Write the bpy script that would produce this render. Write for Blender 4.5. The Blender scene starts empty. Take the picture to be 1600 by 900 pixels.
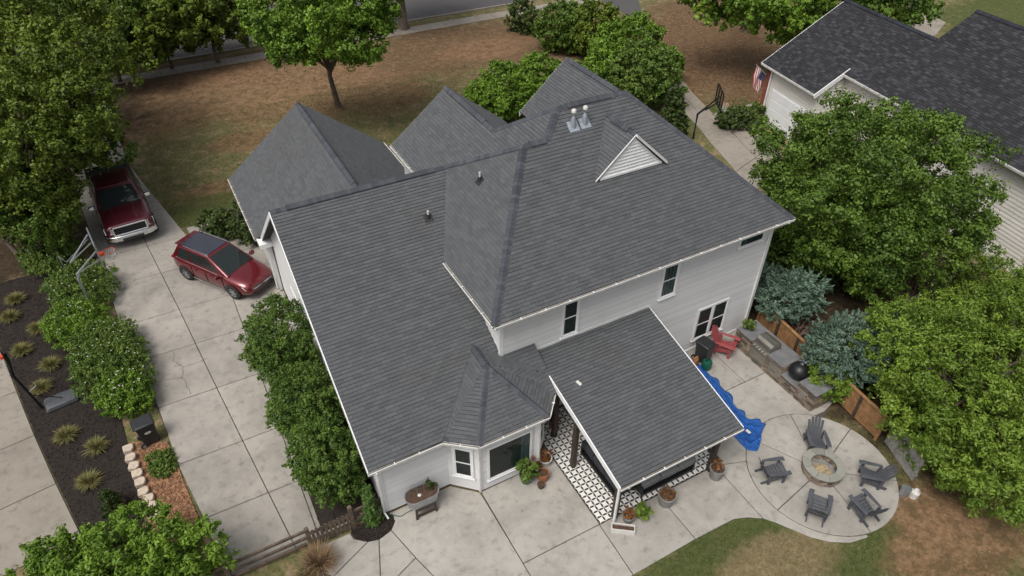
import bpy, math, random
import numpy as np
from mathutils import Vector, Matrix
rnd = random.Random(11)
nr = np.random.default_rng(5)
R = math.radians
sc = bpy.context.scene
# ------------------------------------------------------------------ camera
H = 20.0; FPX = 1082.39
p_, r_, y_ = R(39.494), R(.339), R(-28.786)
fw = Vector((-math.sin(y_)*math.cos(p_), math.cos(y_)*math.cos(p_), -math.sin(p_)))
rt = Vector((math.cos(y_), math.sin(y_), 0)); up = rt.cross(fw)
rt2 = rt*math.cos(r_)+up*math.sin(r_); up2 = -rt*math.sin(r_)+up*math.cos(r_)
cam = bpy.data.cameras.new('camera'); camo = bpy.data.objects.new('camera', cam); sc.collection.objects.link(camo)
mw = Matrix((rt2, up2, -fw)).transposed().to_4x4(); mw.translation = (0, 0, H); camo.matrix_world = mw
cam.sensor_width = 36; cam.lens = FPX/1600*36; cam.clip_end = 1000; cam.clip_start = .5
sc.camera = camo
def at(px, py, z=0.0):
    d = rt2*((px-800)/FPX)+up2*((450-py)/FPX)+fw
    return Vector((0, 0, H))+d*((z-H)/d.z)
# ------------------------------------------------------------------ light
SUN_EL, SUN_AZ = R(60), R(245)      # veiled sun, high, left of the camera
w = bpy.data.worlds.new('World'); sc.world = w; w.use_nodes = True
nt = w.node_tree; bg = nt.nodes['Background']; sky = nt.nodes.new('ShaderNodeTexSky')
sky.sky_type = 'NISHITA'; sky.sun_disc = False; sky.sun_elevation = SUN_EL; sky.sun_rotation = SUN_AZ
sky.air_density = 1.0; sky.dust_density = 6.0; sky.ozone_density = .6
hsv = nt.nodes.new('ShaderNodeHueSaturation'); hsv.inputs['Saturation'].default_value = .35   # veiled, greyish sky
nt.links.new(sky.outputs[0], hsv.inputs['Color']); nt.links.new(hsv.outputs[0], bg.inputs[0]); bg.inputs[1].default_value = .105
sl = bpy.data.lights.new('sun', 'SUN'); sl.energy = 1.5; sl.angle = R(25); sl.color = (1, .94, .86)
so = bpy.data.objects.new('sun', sl); sc.collection.objects.link(so); so.location = (20, -10, 40)
sd = Vector((math.sin(SUN_AZ)*math.cos(SUN_EL), math.cos(SUN_AZ)*math.cos(SUN_EL), math.sin(SUN_EL)))
so.rotation_euler = sd.to_track_quat('Z', 'Y').to_euler()
vs = sc.view_settings; vs.view_transform = 'Standard'; vs.look = 'None'; vs.gamma = 1; vs.use_curve_mapping = False
vs.exposure = .34

# ------------------------------------------------------------------ materials
def nodes(name):
    m = bpy.data.materials.new(name); m.use_nodes = True
    t = m.node_tree; b = t.nodes['Principled BSDF']
    return m, t, b
def N(t, kind, **kw):
    n = t.nodes.new('ShaderNode'+kind)
    for k, v in kw.items():
        if k.startswith('i_'): n.inputs[int(k[2:])].default_value = v
        else: setattr(n, k, v)
    return n
def L(t, a, b): t.links.new(a, b)
def mixc(t, fac, a, b, blend='MIX'):
    n = t.nodes.new('ShaderNodeMix'); n.data_type = 'RGBA'; n.blend_type = blend
    for sock, v in ((0, fac), (6, a), (7, b)):
        if hasattr(v, 'links'): L(t, v, n.inputs[sock])
        elif sock == 0: n.inputs[0].default_value = v
        else: n.inputs[sock].default_value = (*v, 1)
    return n.outputs[2]
def noise(t, scale, detail=4, vec=None, rough=.55, dist=0):
    n = N(t, 'TexNoise'); n.inputs['Scale'].default_value = scale; n.inputs['Detail'].default_value = detail
    n.inputs['Roughness'].default_value = rough; n.inputs['Distortion'].default_value = dist
    if vec is not None: L(t, vec, n.inputs['Vector'])
    return n.outputs[0]
def ramp(t, src, a, b, va=0., vb=1.):
    n = N(t, 'MapRange'); n.interpolation_type = 'SMOOTHSTEP'
    L(t, src, n.inputs[0]); n.inputs[1].default_value = a; n.inputs[2].default_value = b
    n.inputs[3].default_value = va; n.inputs[4].default_value = vb
    return n.outputs[0]
def worldpos(t): return N(t, 'NewGeometry').outputs['Position']
def bump(t, b, src, strength, dist=.02):
    n = N(t, 'Bump'); n.inputs['Strength'].default_value = strength; n.inputs['Distance'].default_value = dist
    L(t, src, n.inputs['Height']); L(t, n.outputs[0], b.inputs['Normal'])
def simple(name, col, rough=.6, metal=0., var=.15, scale=6, bmp=.1, fine=60, coat=0):
    """paint / wood / plastic with uneven tone, fine grain and slight relief"""
    m, t, b = nodes(name); pos = worldpos(t)
    n1 = noise(t, scale, 5, pos); n2 = noise(t, fine, 3, pos)
    d = tuple(c*(1-var) for c in col); u = tuple(min(1, c*(1+var)) for c in col)
    c = mixc(t, ramp(t, n1, .3, .7), d, u); c = mixc(t, ramp(t, n2, .3, .8, 0, .35), c, tuple(c_*.6 for c_ in col))
    L(t, c, b.inputs['Base Color']); b.inputs['Roughness'].default_value = rough; b.inputs['Metallic'].default_value = metal
    if coat: b.inputs['Coat Weight'].default_value = coat; b.inputs['Coat Roughness'].default_value = .04
    if bmp: bump(t, b, n2, bmp)
    return m
def sidingmat(name, col):
    m, t, b = nodes(name); pos = worldpos(t); oi = N(t, 'ObjectInfo').outputs['Random']
    c = mixc(t, oi, tuple(x*.91 for x in col), tuple(x*1.05 for x in col)); n1 = noise(t, 1.1, 5, pos, .65)
    c = mixc(t, ramp(t, n1, .5, .75, 0, .25), c, (col[0]*.72, col[1]*.70, col[2]*.66)); L(t, c, b.inputs['Base Color']); b.inputs['Roughness'].default_value = .55
    bump(t, b, noise(t, 40, 3, pos), .04); return m
def tonemat(name, dark, light, rough=.9, fine=90, fineamt=.35, big=.6, spec=.3, trans=0., blot=None):
    """colour from the per-piece 'tone' attribute, with grain"""
    m, t, b = nodes(name); pos = worldpos(t)
    a = N(t, 'Attribute', attribute_name='tone').outputs['Fac']
    c = mixc(t, a, dark, light)
    n2 = noise(t, fine, 3, pos, .7); c = mixc(t, ramp(t, n2, .35, .75, 0, fineamt), c, tuple(x*.45 for x in dark))
    n1 = noise(t, big, 5, pos); c = mixc(t, ramp(t, n1, .35, .75, 0, .3), c, tuple(x*.62 for x in light))
    if blot:
        n3 = noise(t, .28, 4, pos, .6, .6); c = mixc(t, ramp(t, n3, .55, .8, 0, .45), c, blot)
    L(t, c, b.inputs['Base Color']); b.inputs['Roughness'].default_value = rough
    b.inputs['Specular IOR Level'].default_value = spec
    if trans:
        tr = N(t, 'BsdfTranslucent'); L(t, c, tr.inputs[0]); ms = N(t, 'MixShader'); ms.inputs[0].default_value = trans
        out = t.nodes['Material Output']; L(t, b.outputs[0], ms.inputs[1]); L(t, tr.outputs[0], ms.inputs[2]); L(t, ms.outputs[0], out.inputs[0])
    return m
M = {}
M['shingle'] = tonemat('grey asphalt shingle', (.053, .057, .062), (.150, .158, .167), .95, 120, .4, .5, .2, blot=(.080, .079, .077))
M['cap'] = tonemat('blue grey cap shingle', (.056, .061, .072), (.092, .099, .115), .95, 120, .3, .5, .2)
M['deck'] = simple('shade toned roof deck', (.026, .027, .03), .95)  # near-black paints in the shade seen in shingle slots and course gaps
M['nshingle'] = tonemat('charcoal laminated shingle', (.026, .027, .031), (.064, .066, .075), .95, 90, .4, .7, .2)
M['ncap'] = tonemat('charcoal cap shingle', (.02, .022, .03), (.035, .038, .05), .95)
M['siding'] = sidingmat('grey lap siding', (.60, .605, .61))
M['nsiding'] = sidingmat('cream vinyl siding', (.66, .64, .60))
M['wallback'] = simple('wall sheathing', (.42, .43, .45), .8)
M['white'] = simple('white trim paint', (.78, .79, .80), .45, 0, .05, 2, .04, 30)
M['gutter'] = simple('white gutter aluminium', (.74, .74, .73), .4, 0, .12, 2.5, .05, 30)
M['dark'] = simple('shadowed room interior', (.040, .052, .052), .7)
M['mud'] = simple('gutter silt', (.17, .155, .13), .95)
def glassmat(name, a):
    m, t, b = nodes(name); b.inputs['Base Color'].default_value = (.02, .03, .03, 1); b.inputs['Roughness'].default_value = .04
    b.inputs['Alpha'].default_value = a; n = noise(t, 1.5, 2, worldpos(t)); bump(t, b, n, .03, .05); return m
M['glass'] = glassmat('window glass', .42)
M['carglass'] = glassmat('tinted car glass', .86)
M['curtain'] = simple('teal curtain', (.20, .33, .33), .9, 0, .25, 14)
M['blind'] = simple('pale blind', (.42, .46, .47), .8, 0, .1, 8)
M['metal'] = simple('galvanised steel', (.42, .44, .46), .42, .75, .15, 5, .08, 40)
M['lead'] = simple('lead flashing', (.36, .40, .45), .55, .5, .2, 8)
M['black'] = simple('black plastic', (.022, .023, .026), .5, 0, .2, 6)
M['blackmetal'] = simple('black painted metal', (.015, .015, .017), .4, .3, .2, 6)
M['chrome'] = simple('chrome', (.72, .73, .75), .13, 1., .03, 6, 0)
M['rubber'] = simple('tyre rubber', (.018, .018, .019), .85)
M['truckpaint'] = simple('maroon metallic paint', (.105, .016, .026), .28, .35, .06, 3, 0, coat=.8)
M['suvpaint'] = simple('candy red metallic paint', (.135, .006, .012), .25, .35, .06, 3, 0, coat=.9)
M['lamp'] = simple('headlamp lens', (.55, .57, .6), .08, .2, .1, 12, 0)
M['tail'] = simple('tail lamp', (.25, .01, .01), .1, 0, .1, 12, 0)
M['roofglass'] = simple('black panoramic roof glass', (.028, .030, .045), .10, 0, .1, 3, 0, coat=.6)
M['brownwood'] = simple('dark stained timber', (.050, .034, .026), .75, 0, .3, 5, .25)
M['cedar'] = simple('cedar boards', (.27, .145, .062), .75, 0, .28, 5, .25, 40)
M['greywood'] = simple('weathered fence wood', (.115, .085, .062), .9, 0, .35, 6, .35, 40)
M['silver'] = simple('silvered boards', (.33, .32, .305), .9, 0, .22, 5, .3, 40)
M['chair'] = simple('charcoal lumber', (.070, .075, .088), .6, 0, .16, 5, .12)
M['redplastic'] = simple('faded red plastic', (.30, .065, .070), .5, 0, .12, 5)
M['stone'] = tonemat('mixed ledge stone', (.065, .055, .048), (.34, .27, .205), .9, 30, .4, 3)
M['capstone'] = tonemat('weathered cap stone', (.20, .21, .185), (.29, .29, .255), .9, 30, .35, 2)
M['bluestone'] = simple('slate counter top', (.155, .160, .165), .7, 0, .18, 3, .1)
M['ash'] = simple('sandy ash', (.33, .26, .16), .95, 0, .45, 9, .4)
M['steel'] = simple('brushed stainless steel', (.36, .345, .31), .35, .85, .1, 4)
M['tarp'] = simple('blue tarpaulin', (.012, .095, .36), .33, 0, .25, 5, .1)
M['terracotta'] = simple('terracotta', (.34, .12, .055), .85, 0, .2, 8)
M['greenglaze'] = simple('green glazed pot', (.055, .11, .055), .35, 0, .25, 7)
M['concretepot'] = simple('grey cast pot', (.21, .21, .20), .85, 0, .2, 7)
M['soil'] = simple('potting soil', (.085, .05, .032), .98, 0, .4, 20, .6)
M['whitepot'] = simple('white glazed pot', (.62, .61, .58), .5, 0, .1, 8)
M['cushion'] = simple('charcoal cushion', (.030, .033, .038), .95, 0, .15, 10)
M['cushiongrey'] = simple('grey cushion', (.20, .205, .21), .95, 0, .15, 10)
M['orange'] = simple('orange rim paint', (.55, .07, .03), .45)
M['net'] = simple('white net cord', (.62, .60, .55), .9)
M['acrylic'] = glassmat('smoky acrylic', .25)
M['bark'] = simple('grey bark', (.135, .105, .085), .95, 0, .35, 8, .6, 25)
M['twig'] = simple('dry brown twig', (.20, .125, .10), .9, 0, .3, 8)
M['brick'] = simple('red brick', (.24, .075, .05), .9, 0, .3, 8, .2)
M['mulch'] = tonemat('dark bark mulch', (.012, .010, .009), (.065, .050, .042), .98, 25, .4, 3)
M['redmulch'] = tonemat('pine straw', (.14, .07, .038), (.36, .20, .115), .98, 25, .4, 2)
M['paver'] = simple('pale edging block', (.50, .42, .335), .9, 0, .14, 6, .25)
M['blade'] = tonemat('grass blade', (.070, .090, .028), (.27, .235, .110), .8, 5, .1, .4, .2, .25)
M['fescue'] = tonemat('blue fescue', (.095, .125, .045), (.31, .255, .10), .85, 5, .1, 3, .2, .2)
M['straw'] = tonemat('dry ornamental grass', (.17, .11, .06), (.42, .30, .18), .85, 5, .1, 3, .2, .2)
def leafm(n, d, l, tr=.2): M[n] = tonemat(n, d, l, .55, 3, .12, .5, .35, tr)
leafm('maple leaf', (0.029, 0.069, 0.009), (0.152, 0.250, 0.033))
leafm('lime leaf', (0.048, 0.100, 0.009), (0.222, 0.335, 0.042))
leafm('oak leaf', (0.034, 0.065, 0.007), (0.177, 0.247, 0.026))
leafm('bright leaf', (0.042, 0.100, 0.009), (0.213, 0.356, 0.036))
leafm('hedge leaf', (0.034, 0.079, 0.011), (0.183, 0.276, 0.048))
leafm('holly leaf', (0.022, 0.063, 0.009), (0.140, 0.230, 0.036), .2)
leafm('yew needle', (0.026, 0.047, 0.013), (0.104, 0.155, 0.036), .2)
leafm('juniper needle', (0.054, 0.100, 0.068), (0.226, 0.333, 0.246), .15)
leafm('conifer needle', (0.036, 0.089, 0.018), (0.159, 0.270, 0.060), .15)
leafm('red leaf', (.16, .06, .02), (.30, .14, .04))
M['flower'] = simple('white blossom', (.75, .74, .66), .8)

def concretemat(name, base, stain):
    m, t, b = nodes(name); pos = worldpos(t)
    oi = N(t, 'ObjectInfo').outputs['Random']
    n1 = noise(t, .55, 6, pos, .62, .5); n2 = noise(t, 3.2, 6, pos, .7); n3 = noise(t, 90, 3, pos, .8)
    c = mixc(t, ramp(t, n1, .36, .70, 0, .7), base, stain)
    c = mixc(t, ramp(t, n2, .52, .78, 0, .45), c, tuple(x*1.3 for x in base))
    c = mixc(t, ramp(t, n2, .50, .28, 0, .6), c, tuple(x*.55 for x in stain))
    c = mixc(t, ramp(t, n3, .4, .8, 0, .3), c, tuple(x*.55 for x in base))
    c = mixc(t, ramp(t, oi, 0, 1, 0, .22), c, tuple(x*.72 for x in stain))
    sp = noise(t, 14, 2, pos, .5); c = mixc(t, ramp(t, sp, .70, .76, 0, .6), c, (.12, .11, .095))
    L(t, c, b.inputs['Base Color']); b.inputs['Roughness'].default_value = .9; bump(t, b, n3, .15, .01)
    return m
M['concrete'] = concretemat('weathered driveway concrete', (.370, .346, .310), (.225, .210, .188))
M['oldconcrete'] = concretemat('buff concrete', (.30, .27, .23), (.205, .18, .15))
M['patio'] = concretemat('patio concrete', (.385, .366, .332), (.24, .228, .208))
M['joint'] = simple('joint dirt', (.075, .062, .05), .95)
def asphaltm():
    m, t, b = nodes('asphalt'); pos = worldpos(t); n1 = noise(t, .5, 5, pos); n2 = noise(t, 60, 3, pos, .8)
    c = mixc(t, n1, (.062, .060, .062), (.092, .088, .088)); c = mixc(t, ramp(t, n2, .4, .8, 0, .5), c, (.03, .03, .03))
    L(t, c, b.inputs['Base Color']); b.inputs['Roughness'].default_value = .92; bump(t, b, n2, .3, .01); return m
M['asphalt'] = asphaltm()
def tilem():
    m, t, b = nodes('printed cement tile'); uv = N(t, 'UVMap', uv_map='uv').outputs[0]
    sep = N(t, 'SeparateXYZ'); L(t, uv, sep.inputs[0])
    def mth(op, a, bb=None):
        n = N(t, 'Math', operation=op)
        for i, v in enumerate((a, bb)):
            if v is None: continue
            if hasattr(v, 'links'): L(t, v, n.inputs[i])
            else: n.inputs[i].default_value = v
        return n.outputs[0]
    x = mth('ABSOLUTE', sep.outputs[0]); y = mth('ABSOLUTE', sep.outputs[1])   # uv in -0.5..0.5
    # leaf-shaped petals along the tile edges: outside the four corner-to-corner arcs
    def lens(a, c): # petal along the edge a=0.5
        d = mth('SUBTRACT', .5, a); wd = mth('MULTIPLY', mth('SUBTRACT', .25, mth('MULTIPLY', c, c)), .62)
        return mth('LESS_THAN', d, mth('SUBTRACT', wd, .012))
    f = mth('MAXIMUM', lens(x, y), lens(y, x))
    n2 = noise(t, 25, 3, worldpos(t)); wht = mixc(t, n2, (.66, .65, .62), (.80, .79, .76))
    c = mixc(t, f, wht, (.018, .018, .02)); L(t, c, b.inputs['Base Color']); b.inputs['Roughness'].default_value = .45
    return m
M['tile'] = tilem()
def groundm():
    m, t, b = nodes('ground cover'); pos = worldpos(t)
    warp = noise(t, .35, 5, pos, .65); fine = noise(t, 7, 6, pos, .75); vf = noise(t, 38, 4, pos, .8); mid = noise(t, 1.3, 6, pos, .7)
    grass = mixc(t, ramp(t, fine, .3, .7), (.082, .088, .034), (.195, .180, .086))
    tan = mixc(t, ramp(t, fine, .3, .7), (.175, .130, .072), (.310, .235, .145))
    dirt = mixc(t, ramp(t, fine, .3, .7), (.165, .092, .050), (.320, .200, .122))
    dirt = mixc(t, ramp(t, noise(t, 1.7, 6, pos, .75), .44, .60, 0, .8), dirt, (.115, .075, .040))
    litter = mixc(t, ramp(t, vf, .35, .65), (.070, .046, .026), (.180, .118, .068))
    green = mixc(t, ramp(t, fine, .3, .7), (.036, .062, .018), (.095, .115, .036))
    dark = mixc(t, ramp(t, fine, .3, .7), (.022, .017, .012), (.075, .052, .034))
    c = mixc(t, ramp(t, mid, .50, .60), grass, tan); c = mixc(t, ramp(t, noise(t, 2.4, 5, pos, .7), .56, .66, 0, .55), c, green)
    def patch(c, col, spots, soft=.3, amp=1.0, gain=1.):
        acc = None
        for cx, cy, rx, ry in spots:
            v = N(t, 'VectorMath', operation='SUBTRACT'); L(t, pos, v.inputs[0]); v.inputs[1].default_value = (cx, cy, 0)
            v2 = N(t, 'VectorMath', operation='DIVIDE'); L(t, v.outputs[0], v2.inputs[0]); v2.inputs[1].default_value = (rx, ry, 1e6)
            ln = N(t, 'VectorMath', operation='LENGTH'); L(t, v2.outputs[0], ln.inputs[0])
            ad = N(t, 'Math', operation='MULTIPLY_ADD'); L(t, warp, ad.inputs[0]); ad.inputs[1].default_value = amp*1.0
            L(t, ln.outputs['Value'], ad.inputs[2])
            ad2 = N(t, 'Math', operation='MULTIPLY_ADD'); L(t, mid, ad2.inputs[0]); ad2.inputs[1].default_value = amp*1.0; L(t, ad.outputs[0], ad2.inputs[2])
            f = ramp(t, ad2.outputs[0], 1+amp+soft, 1+amp-soft, 0, gain)
            if acc is None: acc = f
            else:
                mx = N(t, 'Math', operation='MAXIMUM'); L(t, acc, mx.inputs[0]); L(t, f, mx.inputs[1]); acc = mx.outputs[0]
        return mixc(t, acc, c, col)
    A = lambda px, py: at(px, py)[:2]
    litter = mixc(t, ramp(t, noise(t, 2.1, 6, pos, .75), .42, .62, 0, .7), litter, (.195, .135, .078))
    c = patch(c, litter, [(*A(700, 75), 9, 5), (*A(1090, 80), 8, 9), (*A(330, 110), 8, 3), (*A(850, 60), 6, 5), (*A(1150, 20), 9, 6)])
    c = patch(c, dirt, [(*A(470, 140), 6.5, 5), (*A(250, 175), 4.5, 4), (*A(330, 130), 5, 3), (*A(760, 75), 4, 2), (*A(600, 150), 3, 3), (*A(400, 215), 3, 1.3), (*A(335, 300), 2.0, 1.2), (*A(20, 375), 2.2, 2)], gain=.8)
    c = patch(c, green, [(*A(1125, 175), 3.2, 1.6), (*A(300, 330), 3.2, 1.5), (*A(1570, 20), 8, 4)], gain=.8)
    # back lawn
    c = patch(c, green, [(11.5, 6.9, 4.2, .9), (13.3, 5.8, 1.2, 1.8), (15, 4.7, 2.2, .8), (8.9, 6.7, 1.8, .9), (14.5, 2.6, 5, 1.1)], gain=.9)
    c = patch(c, tan, [(12.4, 5.6, 2.2, 1.0), (9.5, 5.2, 2, 1.0)], gain=.8)
    c = patch(c, dirt, [(18.6, 4.5, 2.0, 1.2), (17.3, 3.9, 2.0, .9), (20.5, 3.5, 3.0, 1.6), (17.2, 2.6, 2, .6)], gain=.9)
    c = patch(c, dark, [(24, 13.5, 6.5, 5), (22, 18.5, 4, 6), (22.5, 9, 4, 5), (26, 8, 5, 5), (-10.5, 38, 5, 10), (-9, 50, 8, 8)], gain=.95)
    c = mixc(t, ramp(t, vf, .45, .8, 0, .5), c, (.04, .033, .018))
    L(t, c, b.inputs['Base Color']); b.inputs['Roughness'].default_value = .98; b.inputs['Specular IOR Level'].default_value = .1
    bump(t, b, vf, .6, .05); return m
M['ground'] = groundm()

# ------------------------------------------------------------------ mesh helpers
WL = {}
def link(o): sc.collection.objects.link(o); return o
def thing(name, label, cat, loc=(0, 0, 0), rz=0, group=None):
    o = link(bpy.data.objects.new(name, None)); o.location = loc; o.rotation_euler = (0, 0, rz); o.empty_display_size = .2
    tag(o, label, cat, group); WL[o.name] = Vector(loc); return o
def tag(o, label=None, cat=None, group=None, kind=None):
    if label: o['label'] = label
    if cat: o['category'] = cat
    if group: o['group'] = group
    if kind: o['kind'] = kind
    return o
def struct(name):
    o = link(bpy.data.objects.new(name, None)); o['kind'] = 'structure'; WL[o.name] = Vector((0, 0, 0)); return o
class MB:
    def __init__(s): s.v = []; s.f = []; s.t = []; s.uv = []
    def face(s, pts, tone=None):
        n = len(s.v); s.v += [tuple(p) for p in pts]; s.f.append(tuple(range(n, n+len(pts)))); s.t.append(rnd.random() if tone is None else tone); return s
    def poly(s, verts, faces, tone=None):
        n = len(s.v); s.v += [tuple(p) for p in verts]; tn = rnd.random() if tone is None else tone
        for f in faces: s.f.append(tuple(i+n for i in f)); s.t.append(tn)
        return s
    def box(s, c, d, rz=0, tone=None, mat=None, top=1., topy=None):
        hx, hy, hz = d[0]/2, d[1]/2, d[2]/2; vs = []; ty = top if topy is None else topy
        for z, k, ky in ((-hz, 1, 1), (hz, top, ty)):
            for x, y in ((-hx*k, -hy*ky), (hx*k, -hy*ky), (hx*k, hy*ky), (-hx*k, hy*ky)): vs.append(Vector((x, y, z)))
        m = mat if mat is not None else Matrix.Rotation(rz, 3, 'Z')
        vs = [m @ v+Vector(c) for v in vs]
        return s.poly(vs, [(3, 2, 1, 0), (4, 5, 6, 7), (0, 1, 5, 4), (1, 2, 6, 5), (2, 3, 7, 6), (3, 0, 4, 7)], tone)
    def span(s, a, b, tone=None):
        return s.box([(a[i]+b[i])/2 for i in range(3)], [abs(b[i]-a[i]) for i in range(3)], 0, tone)
    def beam(s, p, q, w, h, upv=(0, 0, 1), tone=None, taper=1.):
        p, q = Vector(p), Vector(q); d = (q-p).normalized(); side = d.cross(Vector(upv))
        if side.length < 1e-4: side = d.cross(Vector((1, 0, 0)))
        side.normalize(); u = side.cross(d); vs = []
        for c, k in ((p, 1), (q, taper)):
            for a, b in ((-1, -1), (1, -1), (1, 1), (-1, 1)): vs.append(c+side*(a*w/2*k)+u*(b*h/2*k))
        return s.poly(vs, [(3, 2, 1, 0), (4, 5, 6, 7), (0, 1, 5, 4), (1, 2, 6, 5), (2, 3, 7, 6), (3, 0, 4, 7)], tone)
    def tube(s, p, q, r0, r1=None, n=8, tone=None):
        r1 = r0 if r1 is None else r1; p, q = Vector(p), Vector(q); d = (q-p).normalized()
        a = d.cross(Vector((0, 0, 1)));  a = Vector((1, 0, 0)) if a.length < 1e-3 else a.normalized(); b = d.cross(a); vs = []
        for c, r in ((p, r0), (q, r1)):
            for i in range(n): an = 2*math.pi*i/n; vs.append(c+a*(math.cos(an)*r)+b*(math.sin(an)*r))
        fs = [(i, (i+1) % n, n+(i+1) % n, n+i) for i in range(n)]+[tuple(range(n-1, -1, -1)), tuple(range(n, 2*n))]
        return s.poly(vs, fs, tone)
    def path(s, pts, r, n=8, tone=None, closed=False):
        pts = [Vector(p) for p in pts]; rs = r if isinstance(r, (list, tuple)) else [r]*len(pts); vs = []
        for i, p in enumerate(pts):
            a_ = pts[(i-1) % len(pts)] if (i or closed) else p; b_ = pts[(i+1) % len(pts)] if (i < len(pts)-1 or closed) else p
            d = (b_-a_).normalized(); a = d.cross(Vector((0, 0, 1))); a = Vector((1, 0, 0)) if a.length < 1e-3 else a.normalized(); b = d.cross(a)
            for k in range(n): an = 2*math.pi*k/n; vs.append(p+a*(math.cos(an)*rs[i])+b*(math.sin(an)*rs[i]))
        fs = []
        for i in range(len(pts)-(0 if closed else 1)):
            j = (i+1) % len(pts)
            for k in range(n): fs.append((i*n+k, i*n+(k+1) % n, j*n+(k+1) % n, j*n+k))
        if not closed: fs += [tuple(range(n-1, -1, -1)), tuple(range(len(vs)-n, len(vs)))]
        return s.poly(vs, fs, tone)
    def lathe(s, prof, c=(0, 0, 0), n=20, sx=1., tone=None, flat=0.):
        """prof: (radius, z); flat: straight length added along x (oval tubs)"""
        vs = []
        for r, z in prof:
            for i in range(n):
                a = 2*math.pi*i/n; x = math.cos(a)*r; vs.append((c[0]+x*sx+(flat if math.cos(a) > 1e-6 else -flat if math.cos(a) < -1e-6 else 0), c[1]+math.sin(a)*r, c[2]+z))
        fs = [(k*n+i, k*n+(i+1) % n, (k+1)*n+(i+1) % n, (k+1)*n+i) for k in range(len(prof)-1) for i in range(n)]
        fs += [tuple(range(n-1, -1, -1)), tuple(range(len(vs)-n, len(vs)))]
        return s.poly(vs, fs, tone)
    def prism(s, pts, z0, z1, tone=None):
        n = len(pts); vs = [(p[0], p[1], z0) for p in pts]+[(p[0], p[1], z1) for p in pts]
        ar = sum(pts[i][0]*pts[(i+1) % n][1]-pts[(i+1) % n][0]*pts[i][1] for i in range(n)); fs = []
        lo, hi = tuple(range(n-1, -1, -1)), tuple(range(n, 2*n))
        sides = [(i, (i+1) % n, n+(i+1) % n, n+i) for i in range(n)]
        if ar < 0: lo, hi = lo[::-1], hi[::-1]; sides = [x[::-1] for x in sides]
        return s.poly(vs, [lo, hi]+sides, tone)
    def build(s, name, mat, parent=None, smooth=False, bevel=0., seg=1, kind=None, label=None, local=False, uv=False):
        me = bpy.data.meshes.new(name); sh = Vector((0, 0, 0))
        if parent is not None and not local: sh = WL.get(parent.name, Vector((0, 0, 0)))
        me.from_pydata([(v[0]-sh.x, v[1]-sh.y, v[2]-sh.z) for v in s.v], [], s.f)
        at_ = me.attributes.new('tone', 'FLOAT', 'FACE'); at_.data.foreach_set('value', s.t)
        me.materials.append(M[mat] if isinstance(mat, str) else mat)
        if smooth: me.polygons.foreach_set('use_smooth', [True]*len(me.polygons))
        me.update(); o = link(bpy.data.objects.new(name, me))
        if parent is not None: o.parent = parent; WL[o.name] = sh
        else: WL[o.name] = Vector((0, 0, 0))
        if bevel:
            b = o.modifiers.new('bevel', 'BEVEL'); b.width = bevel; b.segments = seg; b.limit_method = 'ANGLE'; b.angle_limit = R(35)
        if smooth:
            try: me.shade_smooth(); me.set_sharp_from_angle(angle=R(40))
            except Exception: pass
        if kind: o['kind'] = kind
        if label: o['label'] = label
        return o
def one(name, mb, mat, label, cat, group=None, **kw):
    """a thing that is one mesh, its origin moved to its base"""
    c = np.mean(np.array(mb.v), 0); z = min(v[2] for v in mb.v); off = Vector((c[0], c[1], z))
    mb.v = [(v[0]-off.x, v[1]-off.y, v[2]-off.z) for v in mb.v]
    o = mb.build(name, mat, None, **kw); o.location = off; WL[o.name] = off; tag(o, label, cat, group); return o
def children(o): return [c for c in bpy.data.objects if c.parent == o]
def copy_tree(o, parent=None, kids=None):
    c = o.copy(); link(c); c.parent = parent
    for ch in (children(o) if kids is None else kids[o]): copy_tree(ch, c)
    return c
def clip(poly, pl):
    """clip a 2-d polygon to the convex polygon pl (counter-clockwise)"""
    out = poly
    for i in range(len(pl)):
        a, b = pl[i], pl[(i+1) % len(pl)]; ex, ey = b[0]-a[0], b[1]-a[1]; inp = out; out = []
        if not inp: return []
        for j in range(len(inp)):
            p, q = inp[j], inp[(j+1) % len(inp)]
            dp = ex*(p[1]-a[1])-ey*(p[0]-a[0]); dq = ex*(q[1]-a[1])-ey*(q[0]-a[0])
            if dp >= -1e-9: out.append(p)
            if (dp > 1e-9 and dq < -1e-9) or (dp < -1e-9 and dq > 1e-9):
                k = dp/(dp-dq); out.append((p[0]+(q[0]-p[0])*k, p[1]+(q[1]-p[1])*k))
    return out
def area(p): return sum(p[i][0]*p[(i+1) % len(p)][1]-p[(i+1) % len(p)][0]*p[i][1] for i in range(len(p)))/2

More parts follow.
